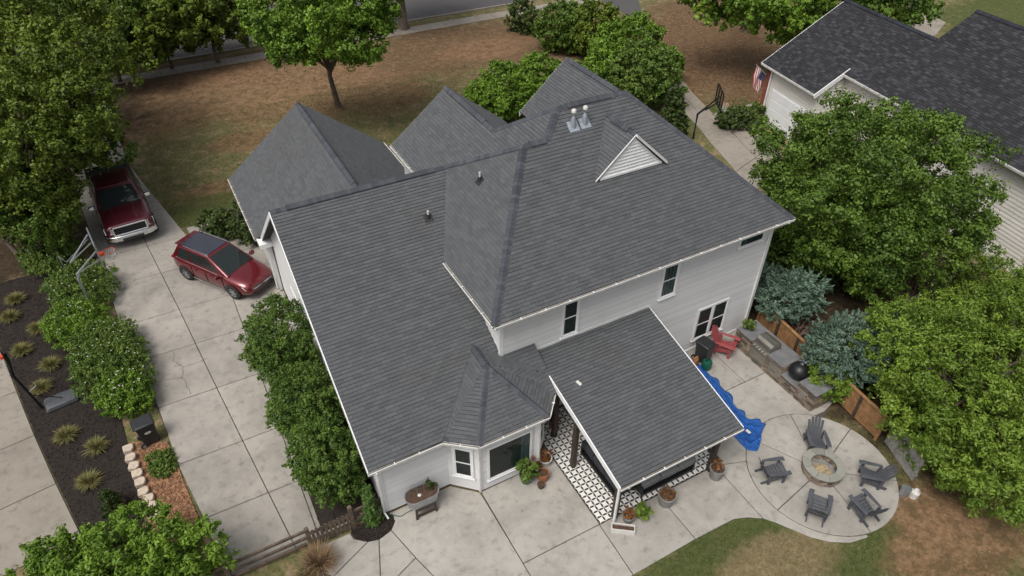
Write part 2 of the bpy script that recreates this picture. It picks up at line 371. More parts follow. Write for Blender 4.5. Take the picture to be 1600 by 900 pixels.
# ------------------------------------------------------------------ roofs
class Roof:
    """collects decks and shingle tabs of one building; the nearest tabs become single pieces"""
    def __init__(s, parent, tab=(.28, .127), gap=.005, mat='shingle', capmat='cap', jitter=0., cgap=.007):
        s.parent = parent; s.deck = MB(); s.tabs = []; s.tab = tab; s.gap = gap; s.mat = mat; s.capmat = capmat; s.jit = jitter; s.cgap = cgap
    def plane(s, pieces, u=None, thick=.14, deck=True):
        """pieces: list of coplanar convex 3-d polygons; u: horizontal eave direction"""
        P = [[Vector(p) for p in pc] for pc in pieces]; a = P[0]
        n = Vector((0, 0, 0))
        for i in range(len(a)): n += a[i].cross(a[(i+1) % len(a)])
        n.normalize(); n = -n if n.z < 0 else n
        u = Vector(u).normalized() if u else n.cross(Vector((0, 0, 1))).normalized()
        if not abs(u.dot(n)) < .05: u = n.cross(Vector((0, 0, 1))).normalized()
        v = n.cross(u); v = -v if v.z < 0 else v
        if u.cross(v).dot(n) < 0: u = -u
        o = a[0]; vmin = min((p-o).dot(v) for pc in P for p in pc)
        for pc in P:
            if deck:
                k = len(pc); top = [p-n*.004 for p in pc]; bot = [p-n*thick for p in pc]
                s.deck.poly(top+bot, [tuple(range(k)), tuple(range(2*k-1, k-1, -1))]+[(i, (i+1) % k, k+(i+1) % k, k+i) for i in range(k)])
            q = [((p-o).dot(u), (p-o).dot(v)-vmin) for p in pc]
            if area(q) < 0: q = q[::-1]
            umin, umax = min(x for x, _ in q), max(x for x, _ in q); v1 = max(y for _, y in q); v0 = min(y for _, y in q)
            tw, th = s.tab
            for c in range(int(v0/th)-1, int(v1/th)+1):
                off = ((c*0.5) % 1)*tw if not s.jit else random.Random(c*7+3).random()*tw
                k0 = int((umin-off)/tw)-1; k1 = int((umax-off)/tw)+2
                for k in range(k0, k1):
                    h = random.Random(k*1009+c*9176+int(o.x*10)*77)
                    tn = .5+.26*(h.random()-.5)+.10*(random.Random((k//3)*131+c*733).random()-.5)
                    x0 = off+k*tw+s.gap/2; x1 = off+(k+1)*tw-s.gap/2; y0 = c*th+s.cgap+(0 if s.jit else .004+.010*h.random()); y1 = (c+1)*th+.004  # uneven course gaps bare the near-black deck as painted shadow lines
                    if s.jit: y0 += h.uniform(-s.jit, s.jit)*th; tn = h.random()**2.2
                    r = [(x0, y0), (x1, y0), (x1, y1), (x0, y1)]; g = clip(r, q)
                    if len(g) < 3 or area(g) < .0025: continue
                    full = abs(area(g)-(x1-x0)*(y1-y0)) < 1e-5
                    def hh(y): return .017-.013*(y-y0)/(y1-y0)
                    top = [o+u*x+v*(y+vmin)+n*hh(y) for x, y in g]; bt = [o+u*x+v*(y+vmin)-n*.003 for x, y in g]
                    s.tabs.append((top, bt, tn, full, (top[0]-Vector((0, 0, H))).length, (o+u*((x0+x1)/2)+v*((y0+y1)/2+vmin), u, v, n, (x1-x0), y1-y0)))
    def finish(s, name='roof', single=300, label=None):
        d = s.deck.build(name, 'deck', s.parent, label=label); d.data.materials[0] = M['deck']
        s.tabs.sort(key=lambda t: (not t[3], t[4])); sh = WL[s.parent.name]; cache = {}
        for t in s.tabs[:single]:
            if not t[3]: continue
            c, u, v, n, wd, hg = t[5]; key = (round(wd, 3), round(hg, 3), int(t[2]*8))
            if key not in cache:
                b = MB(); x, y = wd/2, hg/2
                b.poly([(-x, -y, .017), (x, -y, .017), (x, y, .004), (-x, y, .004), (-x, -y, -.003), (x, -y, -.003), (x, y, -.003), (-x, y, -.003)],
                       [(0, 1, 2, 3), (4, 5, 1, 0), (5, 6, 2, 1), (6, 7, 3, 2), (7, 4, 0, 3)], (key[2]+.5)/8)
                o = b.build('shingle', s.mat, d, local=True); cache[key] = o
            else: o = link(cache[key].copy())
            o.parent = d; m = Matrix((u, v, n)).transposed().to_4x4(); m.translation = c-sh; o.matrix_local = m
        b = MB()
        for i, t in enumerate(s.tabs):
            if i < single and t[3]: continue
            k = len(t[0]); b.poly(t[0]+t[1], [tuple(range(k))]+[(k+j, k+(j+1) % k, (j+1) % k, j) for j in range(k)], t[2])
        b.build('shingle_field', s.mat, d, kind='stuff', local=False)
        return d
    def cap(s, p, q, sa, sb, w=.15, lift=.028, vent=False, name=None):
        """cap shingles along a ridge or hip; sa, sb: fall per metre on either side"""
        p, q = Vector(p), Vector(q); d = (q-p); ln = d.length; d.normalize(); h = d.cross(Vector((0, 0, 1))).normalized(); up_ = h.cross(d)
        b = MB(); st = .145; k = max(1, int(ln/st)); st = ln/k; lift = lift if not vent else .075; w = w if not vent else .17
        A = (h-up_*sa).normalized()*w; B = (-h-up_*sb).normalized()*w
        for i in range(k):
            a0 = p+d*(i*st+.006); a1 = p+d*((i+1)*st+.012); l0 = up_*(lift+.014); l1 = up_*(lift+.002)
            vs = [a0+A+l0, a0+l0+up_*.01, a0+B+l0, a1+A+l1, a1+l1+up_*.01, a1+B+l1]
            dn = up_*-(lift+.02); vs += [v+dn for v in vs]
            b.poly(vs, [(0, 1, 4, 3), (1, 2, 5, 4), (0, 3, 9, 6), (2, 8, 11, 5), (1, 0, 6, 7), (2, 1, 7, 8), (3, 4, 10, 9), (4, 5, 11, 10)], rnd.random())
        return b.build(name or ('ridge_vent' if vent else 'ridge_cap'), s.capmat, s.parent)
def gutter(parent, pts, out, w=.10, mat='gutter'):
    """open trough with hangers along an eave polyline; out: outward normal per segment"""
    for i in range(len(pts)-1):
        p, q = Vector(pts[i]), Vector(pts[i+1]); o = Vector(out[i]).normalized(); z = Vector((0, 0, 1)); b = MB()
        prof = [(0, .0), (0, -.12), (w*.75, -.12), (w, -.02), (w, .0), (w-.022, .0), (w*.7, -.105), (.012, -.105), (.012, 0)]
        vs = [e+o*(x-.02)+z*(y-.02) for e in (p, q) for x, y in prof]; n = len(prof)
        b.poly(vs, [(j, (j+1) % n, n+(j+1) % n, n+j) for j in range(n)]+[tuple(range(n)), tuple(range(2*n-1, n-1, -1))])
        g = b.build('gutter', mat, parent)
        m = MB(); m.poly([e+o*(x-.02)+z*(-.045) for e in (p, q) for x in (.013, w*.9)], [(0, 1, 3, 2)]); m.build('silt', 'mud', g)
        ln = (q-p).length; m = MB()
        for k in range(1, int(ln/.9)+1):
            c = p+(q-p)*(k/(int(ln/.9)+1)); m.beam(c+z*-.018+o*.0, c+o*(w+.01)+z*-.015, .03, .012)
        if ln > 1: m.build('hanger', 'white', g, kind='stuff')
        m = MB(); c0 = p-o*.045; c1 = q-o*.045; m.poly([c0+z*-.01, c1+z*-.01, c1+z*-.2, c0+z*-.2, c0+z*-.01+o*.02, c1+z*-.01+o*.02, c1+z*-.2+o*.02, c0+z*-.2+o*.02],
            [(0, 1, 2, 3), (4, 7, 6, 5), (2, 6, 7, 3), (0, 4, 5, 1)]); m.build('fascia', 'white', parent)
def soffit(parent, pts):
    b = MB(); k = len(pts); b.poly([Vector(p) for p in pts]+[Vector(p)+Vector((0, 0, .02)) for p in pts], [tuple(range(k)), tuple(range(2*k-1, k-1, -1))]+[(i, (i+1) % k, k+(i+1) % k, k+i) for i in range(k)])
    b.build('soffit', 'white', parent)
def sided_wall(parent, p, q, shape, n, step=.11, mat='siding', boards=True, th=.12, lap=.03):
    """wall from p to q (plan), shape: (s, z) outline, n outward; every lap board a piece of its own"""
    p = Vector((*p, 0)); q = Vector((*q, 0)); u = (q-p).normalized(); n = Vector((*n, 0)).normalized(); z = Vector((0, 0, 1)); k = len(shape)
    b = MB(); f = [p+u*s+z*h-n*.004 for s, h in shape]; r = [v-n*th for v in f]
    b.poly(f+r, [tuple(range(k)), tuple(range(2*k-1, k-1, -1))]+[(i, (i+1) % k, k+(i+1) % k, k+i) for i in range(k)])
    wl = b.build('wall', 'wallback' if boards else mat, parent)
    if boards:
        pl = shape if area(shape) > 0 else shape[::-1]; s0, s1 = min(s for s, _ in shape), max(s for s, _ in shape)
        z0, z1 = min(h for _, h in shape), max(h for _, h in shape); c = int((z1-z0)/step)+1
        for i in range(c):
            lo = z0+i*step; hi = lo+step+.003; g = clip([(s0-.1, lo), (s1+.1, lo), (s1+.1, hi), (s0-.1, hi)], pl)
            if len(g) < 3 or area(g) < .002: continue
            m = MB(); kk = len(g); fr = [p+u*s+z*h+n*(lap-(lap-.004)*(h-lo)/step) for s, h in g]; bk = [p+u*s+z*h-n*.002 for s, h in g]
            m.poly(fr+bk, [tuple(range(kk))]+[(kk+j, kk+(j+1) % kk, (j+1) % kk, j) for j in range(kk)]); m.build('siding_board', mat, wl)
    return wl
def window(parent, p, u, n, wd, hg, cols=1, sash=True, curtain=None, frame=.075, fmat='white', label=None):
    """p: lower left corner on the wall face; u along the wall; n outward"""
    p, u, n = Vector(p), Vector(u).normalized(), Vector(n).normalized(); z = Vector((0, 0, 1))
    def bar(m, s0, s1, h0, h1, d0, d1):
        vs = [p+u*s+z*h+n*d for d in (d0, d1) for s, h in ((s0, h0), (s1, h0), (s1, h1), (s0, h1))]
        m.poly(vs, [(3, 2, 1, 0), (4, 5, 6, 7), (0, 1, 5, 4), (1, 2, 6, 5), (2, 3, 7, 6), (3, 0, 4, 7)])
    b = MB(); bar(b, -frame, 0, -frame, hg+frame, .01, .065); bar(b, wd, wd+frame, -frame, hg+frame, .01, .065)
    bar(b, 0, wd, hg, hg+frame, .01, .063); bar(b, 0, wd, -frame, 0, .01, .07)
    for c in range(1, cols): bar(b, wd*c/cols-.05, wd*c/cols+.05, 0, hg, .01, .06)
    f = b.build('window', fmat, parent, label=label)
    m = MB(); bar(m, 0, wd, 0, hg, .018, .022); m.build('interior', 'dark', f)
    m = MB(); bar(m, -frame-.03, wd+frame+.03, -frame-.04, -frame+.002, .01, .09); m.build('sill', fmat, f)
    for c in range(cols):
        a0 = wd*c/cols+(.05 if c else 0); a1 = wd*(c+1)/cols-(.05 if c < cols-1 else 0)
        if curtain:
            m = MB(); k = 7
            lo, hi = curtain[1]
            for j in range(k):
                x0 = a0+(a1-a0)*(lo+(hi-lo)*j/k); x1 = a0+(a1-a0)*(lo+(hi-lo)*(j+1)/k)
                bar(m, x0, x1, .02, hg-.02, .024, .028+.008*(j % 2))
            m.build('curtain', curtain[0], f)
        if sash:
            m = MB()
            for h0, h1, d in ((0, hg*.5, .046), (hg*.5-.03, hg, .05)):
                for s0, s1, q0, q1 in ((a0, a0+.035, h0, h1), (a1-.035, a1, h0, h1), (a0+.035, a1-.035, h0, h0+.04), (a0+.035, a1-.035, h1-.04, h1)): bar(m, s0, s1, q0, q1, .03, d)
            m.build('sash', fmat, f)
            for h0, h1 in ((.04, hg*.5-.04), (hg*.5+.01, hg-.04)):
                g = MB(); bar(g, a0+.035, a1-.035, h0, h1, .036, .040); g.build('pane', 'glass', f)
        else:
            g = MB(); bar(g, a0, a1, 0, hg, .036, .040); g.build('pane', 'glass', f)
    return f

# ------------------------------------------------------------------ setting: ground, roads, paving
g = MB(); n = 60
gx = np.linspace(-70, 130, n); gy = np.linspace(-40, 160, n)
for i in range(n-1):
    for j in range(n-1): g.face([(gx[i], gy[j], -.05), (gx[i+1], gy[j], -.05), (gx[i+1], gy[j+1], -.05), (gx[i], gy[j+1], -.05)])
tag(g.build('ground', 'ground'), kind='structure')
def slabs(parent, polys, mat, z1=0., gap=.027, z0=-.045, name='slab', bevel=.012):
    for p in polys:
        p = [Vector((a[0], a[1])) for a in p]
        if area([tuple(x) for x in p]) < 0: p = p[::-1]
        k = len(p); q = []
        for i in range(k):
            a, b, c = p[i-1], p[i], p[(i+1) % k]; d1 = (b-a).normalized(); d2 = (c-b).normalized()
            n1 = Vector((-d1.y, d1.x)); n2 = Vector((-d2.y, d2.x)); m = (n1+n2); m = m/max(.5, m.length_squared)*2 if m.length > 1e-6 else n1
            q.append(b+m*(gap/2))
        MB().prism(q, z0, z1).build(name, mat, parent, bevel=bevel)
road = MB(); road.face([(-40, 57.6, -.035), (60, 56.6, -.035), (60, 66, -.035), (-40, 67, -.035)]); tag(road.build('road', 'asphalt'), kind='structure')
k_ = MB()
for i in range(33): k_.box((-38+3*i, 57.42-.01*i*3, -.0), (2.985, .2, .13), -.01)
tag(k_.build('kerb', 'oldconcrete'), kind='structure')
sw = struct('sidewalk')
slabs(sw, [[(-26+1.5*i, 54.35-.010*i), (-26+1.5*(i+1)-.0, 54.35-.010*(i+1)), (-26+1.5*(i+1), 55.75-.010*(i+1)), (-26+1.5*i, 55.75-.010*i)] for i in range(46)], 'oldconcrete', -.01)
# driveway: two files of slabs that widen and turn slightly towards the house
dv = struct('driveway')
ys = [57.2, 54, 51, 48, 45, 42, 38.8, 35.7, 32.5, 29.95, 26.85, 24.3, 21.35, 18.3, 15.7, 13.3]
def lx(y): return float(np.interp(y, [13, 14.6, 18.3, 21.2, 26.6, 30.5, 37, 45, 57], [-2.35, -2.5, -3.08, -3.32, -4.12, -4.45, -5.0, -5.6, -6.5]))
def mx(y): return float(np.interp(y, [13.4, 16.9, 21.66, 26.8, 32.8, 57], [-.33, -.74, -1.26, -1.79, -2.48, -4.6]))
def rx(y): return 2.55 if y < 32.4 else float(np.interp(y, [32.5, 37.8, 42.2, 57], [-.6, -1.7, -2.5, -2.9]))
pl = []
for a, b in zip(ys[:-1], ys[1:]):
    pl.append([(lx(a), a), (mx(a), a), (mx(b), b), (lx(b), b)])
    if b > 32.4: pl.append([(mx(a), a), (rx(a), a), (rx(b+.01), b), (mx(b), b)])
    else:
        c = .42
        pl.append([(mx(a), a), (c, a), (c, b), (mx(b), b)]); pl.append([(c, a), (2.55, a), (2.55, b), (c, b)])
slabs(dv, pl, 'concrete')
MB().prism([(lx(13.3)-.02, 13.25), (2.58, 13.25), (2.58, 32.5), (-.7, 32.6), (-2.6, 42), (-2.9, 57.2), (-6.5, 57.2), (-4.5, 30), (-3.1, 19)], -.049, -.03).build('joint_bed', 'joint', dv)
slabs(dv, [[(-.55, 33.3), (-.45, 32.55), (1.6, 32.55), (1.6, 33.2)]], 'concrete')
for pts in ([(271, 551), (272, 565), (286, 573), (296, 571), (312, 566), (330, 556)], [(286, 573), (285, 590), (294, 606), (300, 618)], [(285, 590), (270, 592), (255, 593)]):
    b = MB(); P = [at(x+rnd.uniform(-1, 1), y, .003) for x, y in pts]
    Q = []
    for i in range(len(P)-1):
        for k in range(4): Q.append(P[i].lerp(P[i+1], k/4)+Vector((rnd.uniform(-.03, .03), rnd.uniform(-.03, .03), 0)))
    for i in range(len(Q)-1):
        d = (Q[i+1]-Q[i]).normalized(); sd_ = Vector((-d.y, d.x, 0))*.009; b.face([Q[i]-sd_, Q[i+1]-sd_, Q[i+1]+sd_, Q[i]+sd_])
    b.build('crack', 'joint', dv)
# neighbour's driveway on the left
nd = struct('neighbour_driveway'); pl = []
def nlx(y): return float(np.interp(y, [8, 16.8, 19.3, 22.1, 25.3, 34, 57], [-4.1, -6.17, -6.8, -7.45, -8.12, -9.9, -14.5]))
ny = [57, 52, 47, 42, 38, 34, 30.8, 27.7, 24.65, 21.95, 19.3, 16.75]
for a, b in zip(ny[:-1], ny[1:]):
    pl.append([(nlx(a), a+.15), (nlx(b), b+.15), (nlx(b)-3.2, b-.35), (nlx(a)-3.2, a-.35)])
    pl.append([(nlx(a)-3.2, a-.35), (nlx(b)-3.2, b-.35), (nlx(b)-6.4, b-.85), (nlx(a)-6.4, a-.85)])
slabs(nd, pl, 'oldconcrete')
# drive of the house on the right, and its path
rd = struct('side_driveway')
A2 = lambda px, py: tuple(at(px, py)[:2])
e1 = [A2(963, 0), A2(1003, 35), A2(1020, 75), A2(1040, 120), A2(1060, 150)]
b = MB()
for i in range(3): b.face([(*e1[i], -.03), (*e1[i+1], -.03), (e1[i+1][0]+3.6, e1[i+1][1]+2.5, -.03), (e1[i][0]+4.5, e1[i][1]+2.2, -.03)][::-1])
L_ = [A2(930, -6), A2(985, 25), A2(1012, 70), A2(1035, 125), A2(1058, 165), A2(1088, 195), A2(1112, 225), A2(1150, 268), A2(1180, 300)]
R_ = [A2(990, -6), A2(1006, 25), A2(1042, 85), A2(1078, 140), A2(1125, 188), A2(1188, 205), A2(1195, 210), A2(1210, 225), A2(1225, 245)]
pl = []
for i in range(1, len(L_)-1):
    ml = tuple((Vector(L_[i])+Vector(R_[i]))/2); m2 = tuple((Vector(L_[i+1])+Vector(R_[i+1]))/2)
    if i < 3: pl.append([L_[i], R_[i], R_[i+1], L_[i+1]])
    else: pl += [[L_[i], ml, m2, L_[i+1]], [ml, R_[i], R_[i+1], m2]]
slabs(rd, pl, 'oldconcrete')
slabs(rd, [[A2(1112, 178), A2(1125, 187), A2(1186, 168), A2(1180, 160)]], 'oldconcrete')
slabs(rd, [[A2(1420, 12), A2(1440, 15), A2(1478, 35), A2(1462, 55)], [A2(1420, 12), A2(1462, 55), A2(1440, 60), A2(1405, 30)]], 'oldconcrete')
b = MB(); b.face([(*A2(925, -8), -.032), (*A2(985, 25), -.032), (*A2(1006, 25), -.032), (*A2(995, -8), -.032)]); tag(b.build('side_road', 'asphalt'), kind='structure')
# patio
pt = struct('patio'); CX, CY, CR = 16.35, 7.55, 2.5
def arc(a0, a1, r=CR, n=10): return [(CX+r*math.cos(R(a0+(a1-a0)*i/n)), CY+r*math.sin(R(a0+(a1-a0)*i/n))) for i in range(n+1)]
disc = [(2.05+.72*math.cos(R(a)), 12.95+.62*math.sin(R(a))) for a in range(180, 361, 15)]
P = [[(2.62, 13.06), (4.84, 13.06), (5.62, 12.34), (5.65, 9.46), (5.65, 7.4), (4.0, 7.4), (2.83, 11.2), (2.5, 12.45), (2.72, 12.7)],
     [(2.5, 12.45), (2.05, 12.33), (1.50, 10.65), (2.83, 11.2)], [(2.83, 11.2), (1.50, 10.65), (.5, 7.6), (4.0, 7.4)],
     [(2.05, 12.33), (1.72, 12.42), (.4, 11.82), (-.9, 10.6), (-.4, 7.7), (.5, 7.6), (1.50, 10.65)],
     [(1.72, 12.42), (1.36, 12.72), (1.32, 12.98), (.35, 12.98), (-.05, 12.4), (.4, 11.82)],
     [(5.65, 12.36), (7.75, 12.38), (8.47, 13.0), (8.47, 9.46), (5.65, 9.46)], [(5.65, 9.46), (8.45, 9.46), (8.40, 7.55), (5.65, 7.5)],
     [(8.45, 9.46), (10.80, 9.44), (10.84, 7.58), (8.40, 7.55)], [(10.80, 9.44), (13.25, 9.44), (13.25, 7.1), (12.86, 7.36), (12.4, 7.54), (10.84, 7.58)],
     [(13.25, 14.3), (16.95, 14.3), (16.95, 11.9), (13.25, 11.9)], [(16.95, 14.3), (19.6, 14.3), (19.5, 11.9), (16.95, 11.9)],
     [(13.25, 11.9), (19.5, 11.9), (19.3, 9.55), (18.55, 9.36)]+arc(47, 143)+[(13.25, 9.44)],
     [(13.25, 9.44)]+arc(143, 256, 2.5, 16)+[(15.7, 5.02), (15.05, 5.15), (14.5, 5.48), (14.1, 5.88), (13.75, 6.4), (13.5, 6.8), (13.25, 7.1)]]
slabs(pt, P, 'patio')
for a0, a1 in ((-100, -38), (-38, 18), (18, 68), (68, 118), (118, 190), (190, 260)):
    slabs(pt, [[(CX+.55*math.cos(R(a0)), CY+.55*math.sin(R(a0)))]+arc(a0, a1)+[(CX+.55*math.cos(R(a1)), CY+.55*math.sin(R(a1)))]], 'patio')
b = MB(); b.prism([(.3, 12.9), (2.7, 12.9), (5.6, 12.2), (8.5, 13), (13, 14.2), (19.4, 14.2), (19.2, 9.6), (18.6, 9.3)]+arc(40, -130, 2.46, 24)+[(14.55, 5.55), (14.1, 5.95), (13.3, 7.12), (12.4, 7.58), (.5, 7.62), (-.3, 7.8), (-.7, 10.6)], -.049, -.03)
b.build('joint_bed', 'joint', pt)
# printed tiles under the patio cover, one object each
TS = .216; me0 = None; tf = struct('tiled_floor')
MB().prism([(8.48, 9.45), (13.62, 9.45), (13.62, 14.28), (8.48, 14.28)], .001, .004).build('mortar_bed', 'joint', tf)
cells = [(8.48+TS*(i+.5), 9.45+TS*(j+.5)) for i in range(23) for j in range(22)]
cells.sort(key=lambda c: (min(c[0]-8.48, (c[1]-9.45)*1.3) > 1.35, c[0]**2+c[1]**2)); h = TS-.005; rest = MB()
def tile_uv(me, cen):
    uvl = me.uv_layers.new(name='uv')
    for k, lp in enumerate(me.loops): v = me.vertices[lp.vertex_index].co; c = cen[lp.vertex_index//8]; uvl.data[lp.index].uv = ((v.x-c[0])/h, (v.y-c[1])/h)
for n_, c in enumerate(cells):
    if n_ >= 300: rest.box((c[0], c[1], .010), (h, h, .012)); continue
    if me0 is None:
        me0 = o = MB().box((0, 0, .008), (h, h, .012)).build('tile', 'tile', tf, local=True); tile_uv(o.data, [(0, 0)])
    else: o = link(me0.copy())
    o.parent = tf; o.location = (c[0], c[1], .002)
o = rest.build('tile_field', 'tile', tf, kind='stuff'); tile_uv(o.data, cells[300:])
# ------------------------------------------------------------------ main house
hs = thing('house', 'large pale grey house under a grey shingled roof of many hips and gables', 'house', (8, 18, 0))
rf = Roof(hs)
xA, yA, zA, yR, zR = 2.22, 12.69, 2.92, 20.68, 7.38
def pA(x, y): return (x, y, zA+.5584*(y-yA))
rf.plane([[pA(2.22, 12.69), pA(7.48, 12.69), pA(7.48, 17.62), pA(2.22, 17.62)], [pA(2.22, 17.62), pA(7.02, 17.62), pA(8.61, 20.68), pA(2.22, 20.68)],
          [pA(7.48, 12.69), pA(8.72, 12.69), pA(8.72, 14.3), pA(7.48, 14.3)]], (1, 0, 0))
rf.plane([[(2.22, 20.68, 7.38), (9, 20.68, 7.38), (9, 26.2, 2.92), (2.22, 26.2, 2.92)]], (1, 0, 0))
rf.plane([[(2.0, 31.8, 2.92), (5.87, 31.8, 5.95), (5.87, 22.45, 5.95), (2.0, 26.2, 2.92)]], (0, 1, 0))
rf.plane([[(9.75, 31.8, 2.92), (5.87, 31.8, 5.95), (5.87, 22.45, 5.95), (9.75, 26.2, 2.92)]], (0, 1, 0))
def pG(x, y): return (x, y, 9.757+.778*(x-11.98))
rf.plane([[pG(7.89, 24.6), pG(10.42, 24.6), pG(10.42, 20.33), pG(7.89, 21.98)], [pG(10.42, 20.33), pG(11.98, 18.65), pG(11.1, 17.88), pG(7.89, 21.98)]], (0, 1, 0))
rf.plane([[(12.95, 24.6, 6.58), (10.42, 24.6, 8.543), (10.42, 20.33, 8.543), (12.95, 23.07, 6.58)]], (0, 1, 0))
rf.plane([[(7.02, 13.87, 5.675), (10.22, 17.88, 9.11), (7.02, 23.47, 5.675)]], (0, 1, 0))
rf.plane([[(10.22, 17.88, 9.11), (11.1, 17.88, 9.11), (7.89, 21.98, 6.593), (8.1, 23.47, 5.678), (7.02, 23.47, 5.678)]], (1, 0, 0))
def pB(x, y): return (x, y, 5.675+.854*(y-13.87))
rf.plane([[pB(7.02, 13.87), pB(19.58, 13.87), pB(15.565, 17.88), pB(10.22, 17.88)], [pB(11.1, 17.88), pB(15.565, 17.88), pB(14.79, 18.65), pB(11.98, 18.65)]], (1, 0, 0))
rf.plane([[(19.58, 13.87, 5.675), (19.58, 24.32, 5.675), (14.79, 18.65, 9.757)]], (0, 1, 0))
rf.plane([[(19.58, 24.32, 5.675), (14.79, 18.65, 9.757), (11.98, 18.65, 9.757), (10.42, 20.33, 8.547), (10.42, 24.32, 5.675)]], (1, 0, 0))
rf.plane([[(13.84, 24.6, 6.7), (16.1, 24.6, 8.7), (16.1, 20.12, 8.7), (13.84, 22.9, 6.7)]], (0, 1, 0))
rf.plane([[(18.36, 24.6, 6.7), (16.1, 24.6, 8.7), (16.1, 20.12, 8.7), (18.36, 22.9, 6.7)]], (0, 1, 0))
# bay roof
ap, bk = (6.72, 13.9, 4.13), (6.72, 14.88, 4.13); e0, e1_, e2, e3 = (4.6, 12.71, 2.92), (5.48, 12.02, 2.92), (7.95, 12.02, 2.92), (8.72, 12.9, 2.92)
for tri, u in (((e0, e1_, ap), None), ((e1_, e2, ap), (1, 0, 0)), ((e2, e3, ap), None)): rf.plane([list(tri)], u)
rf.plane([[e0, ap, bk]]); rf.plane([[(8.72, 13.35, 3.31), ap, bk]]); rf.plane([[e3, (8.72, 13.35, 3.31), ap]])
# dormer roof
dl, dr, dp, db = (12.26, 16.43, 7.98), (15.14, 16.43, 7.98), (13.7, 16.43, 9.34), (13.7, 18.16, 9.34)
rf.plane([[dl, dp, db, (12.26, 16.57, 7.98)]], (0, 1, 0), .06); rf.plane([[dr, dp, db, (15.14, 16.57, 7.98)]], (0, 1, 0), .06)
rf.finish()
C = rf.cap
C((7.02, 13.87, 5.675), (10.22, 17.88, 9.11), .65, .65, .17); C((10.22, 17.88, 9.11), (10.45, 17.88, 9.11), .85, .61); C((10.45, 17.88, 9.11), (11.05, 17.88, 9.11), .85, .61, vent=True)
C((11.08, 17.88, 9.10), (11.98, 18.65, 9.757), .6, .6); C((11.98, 18.65, 9.757), (12.3, 18.65, 9.757), .85, .72); C((12.3, 18.65, 9.757), (14.1, 18.65, 9.757), .85, .72, vent=True)
C((14.1, 18.65, 9.757), (14.79, 18.65, 9.757), .85, .72); C((19.58, 13.87, 5.675), (14.79, 18.65, 9.757), .6, .6); C((19.58, 24.32, 5.675), (14.79, 18.65, 9.757), .6, .6)
C((7.02, 23.47, 5.675), (10.22, 17.88, 9.11), .6, .6); C((10.42, 20.33, 8.543), (11.98, 18.65, 9.757), .6, .6)
C((10.42, 24.6, 8.543), (10.42, 24.2, 8.543), .78, .78); C((10.42, 24.2, 8.543), (10.42, 21.1, 8.543), .78, .78, vent=True); C((10.42, 21.1, 8.543), (10.42, 20.33, 8.543), .78, .78)
C((16.1, 24.6, 8.7), (16.1, 24.2, 8.7), .88, .88); C((16.1, 24.2, 8.7), (16.1, 20.7, 8.7), .88, .88, vent=True); C((16.1, 20.7, 8.7), (16.1, 20.12, 8.7), .88, .88)
C((2.22, 20.68, 7.38), (2.75, 20.68, 7.38), .56, .8); C((2.75, 20.68, 7.38), (8.1, 20.68, 7.38), .56, .8, vent=True); C((8.1, 20.68, 7.38), (8.65, 20.68, 7.38), .56, .8)
C((5.87, 31.8, 5.95), (5.87, 31.3, 5.95), .78, .78); C((5.87, 31.3, 5.95), (5.87, 23.5, 5.95), .78, .78, vent=True); C((5.87, 23.5, 5.95), (5.87, 22.4, 5.95), .78, .78)
C(e1_, ap, .5, .5, .15); C(e2, ap, .5, .5, .15); C(ap, bk, .4, .4); C(e0, bk, .05, .05, .2, .012, name='valley_strip')
C(dp, (13.7, 16.8, 9.34), .88, .88, .11); C((13.7, 16.8, 9.34), (13.7, 17.75, 9.34), .88, .88, .11, vent=True); C((13.7, 17.75, 9.34), db, .88, .88, .11)
# walls with their lap boards
B_Y = 14.32; XL, XR = 7.48, 19.13
sided_wall(hs, (2.59, 13.12), (4.86, 13.12), [(0, .05), (2.27, .05), (2.27, 2.80), (0, 2.80)], (0, -1))
bw = [(4.86, 13.12), (5.66, 12.38), (7.75, 12.38), (8.42, 13.05)]
for a, b in zip(bw[:-1], bw[1:]):
    d = Vector(b)-Vector(a); sided_wall(hs, a, b, [(0, .05), (d.length, .05), (d.length, 2.80), (0, 2.80)], (d.y, -d.x))
sided_wall(hs, (8.42, 13.05), (8.42, 14.32), [(0, .12), (1.27, .12), (1.27, 3.0), (0, 3.0)], (1, 0), boards=False)
sided_wall(hs, (XL, B_Y), (XR, B_Y), [(0, 2.9), (11.65, 2.9), (11.65, 5.56), (0, 5.56)], (0, -1))
sided_wall(hs, (8.42, B_Y), (XR, B_Y), [(0, .05), (10.71, .05), (10.71, 2.895), (0, 2.895)], (0, -1))
sided_wall(hs, (XL, 17.9), (XL, B_Y), [(0, 5.2), (3.58, 3.3), (3.58, 5.56), (0, 5.56)], (-1, 0))
sided_wall(hs, (2.59, 26.0), (2.59, 13.12), [(0, .12), (12.88, .12), (12.88, 2.95), (5.32, 7.15), (0, 2.9)], (-1, 0), mat='siding')
sided_wall(hs, (XR, B_Y), (XR, 23.9), [(0, .12), (9.58, .12), (9.58, 5.56), (0, 5.56)], (1, 0))
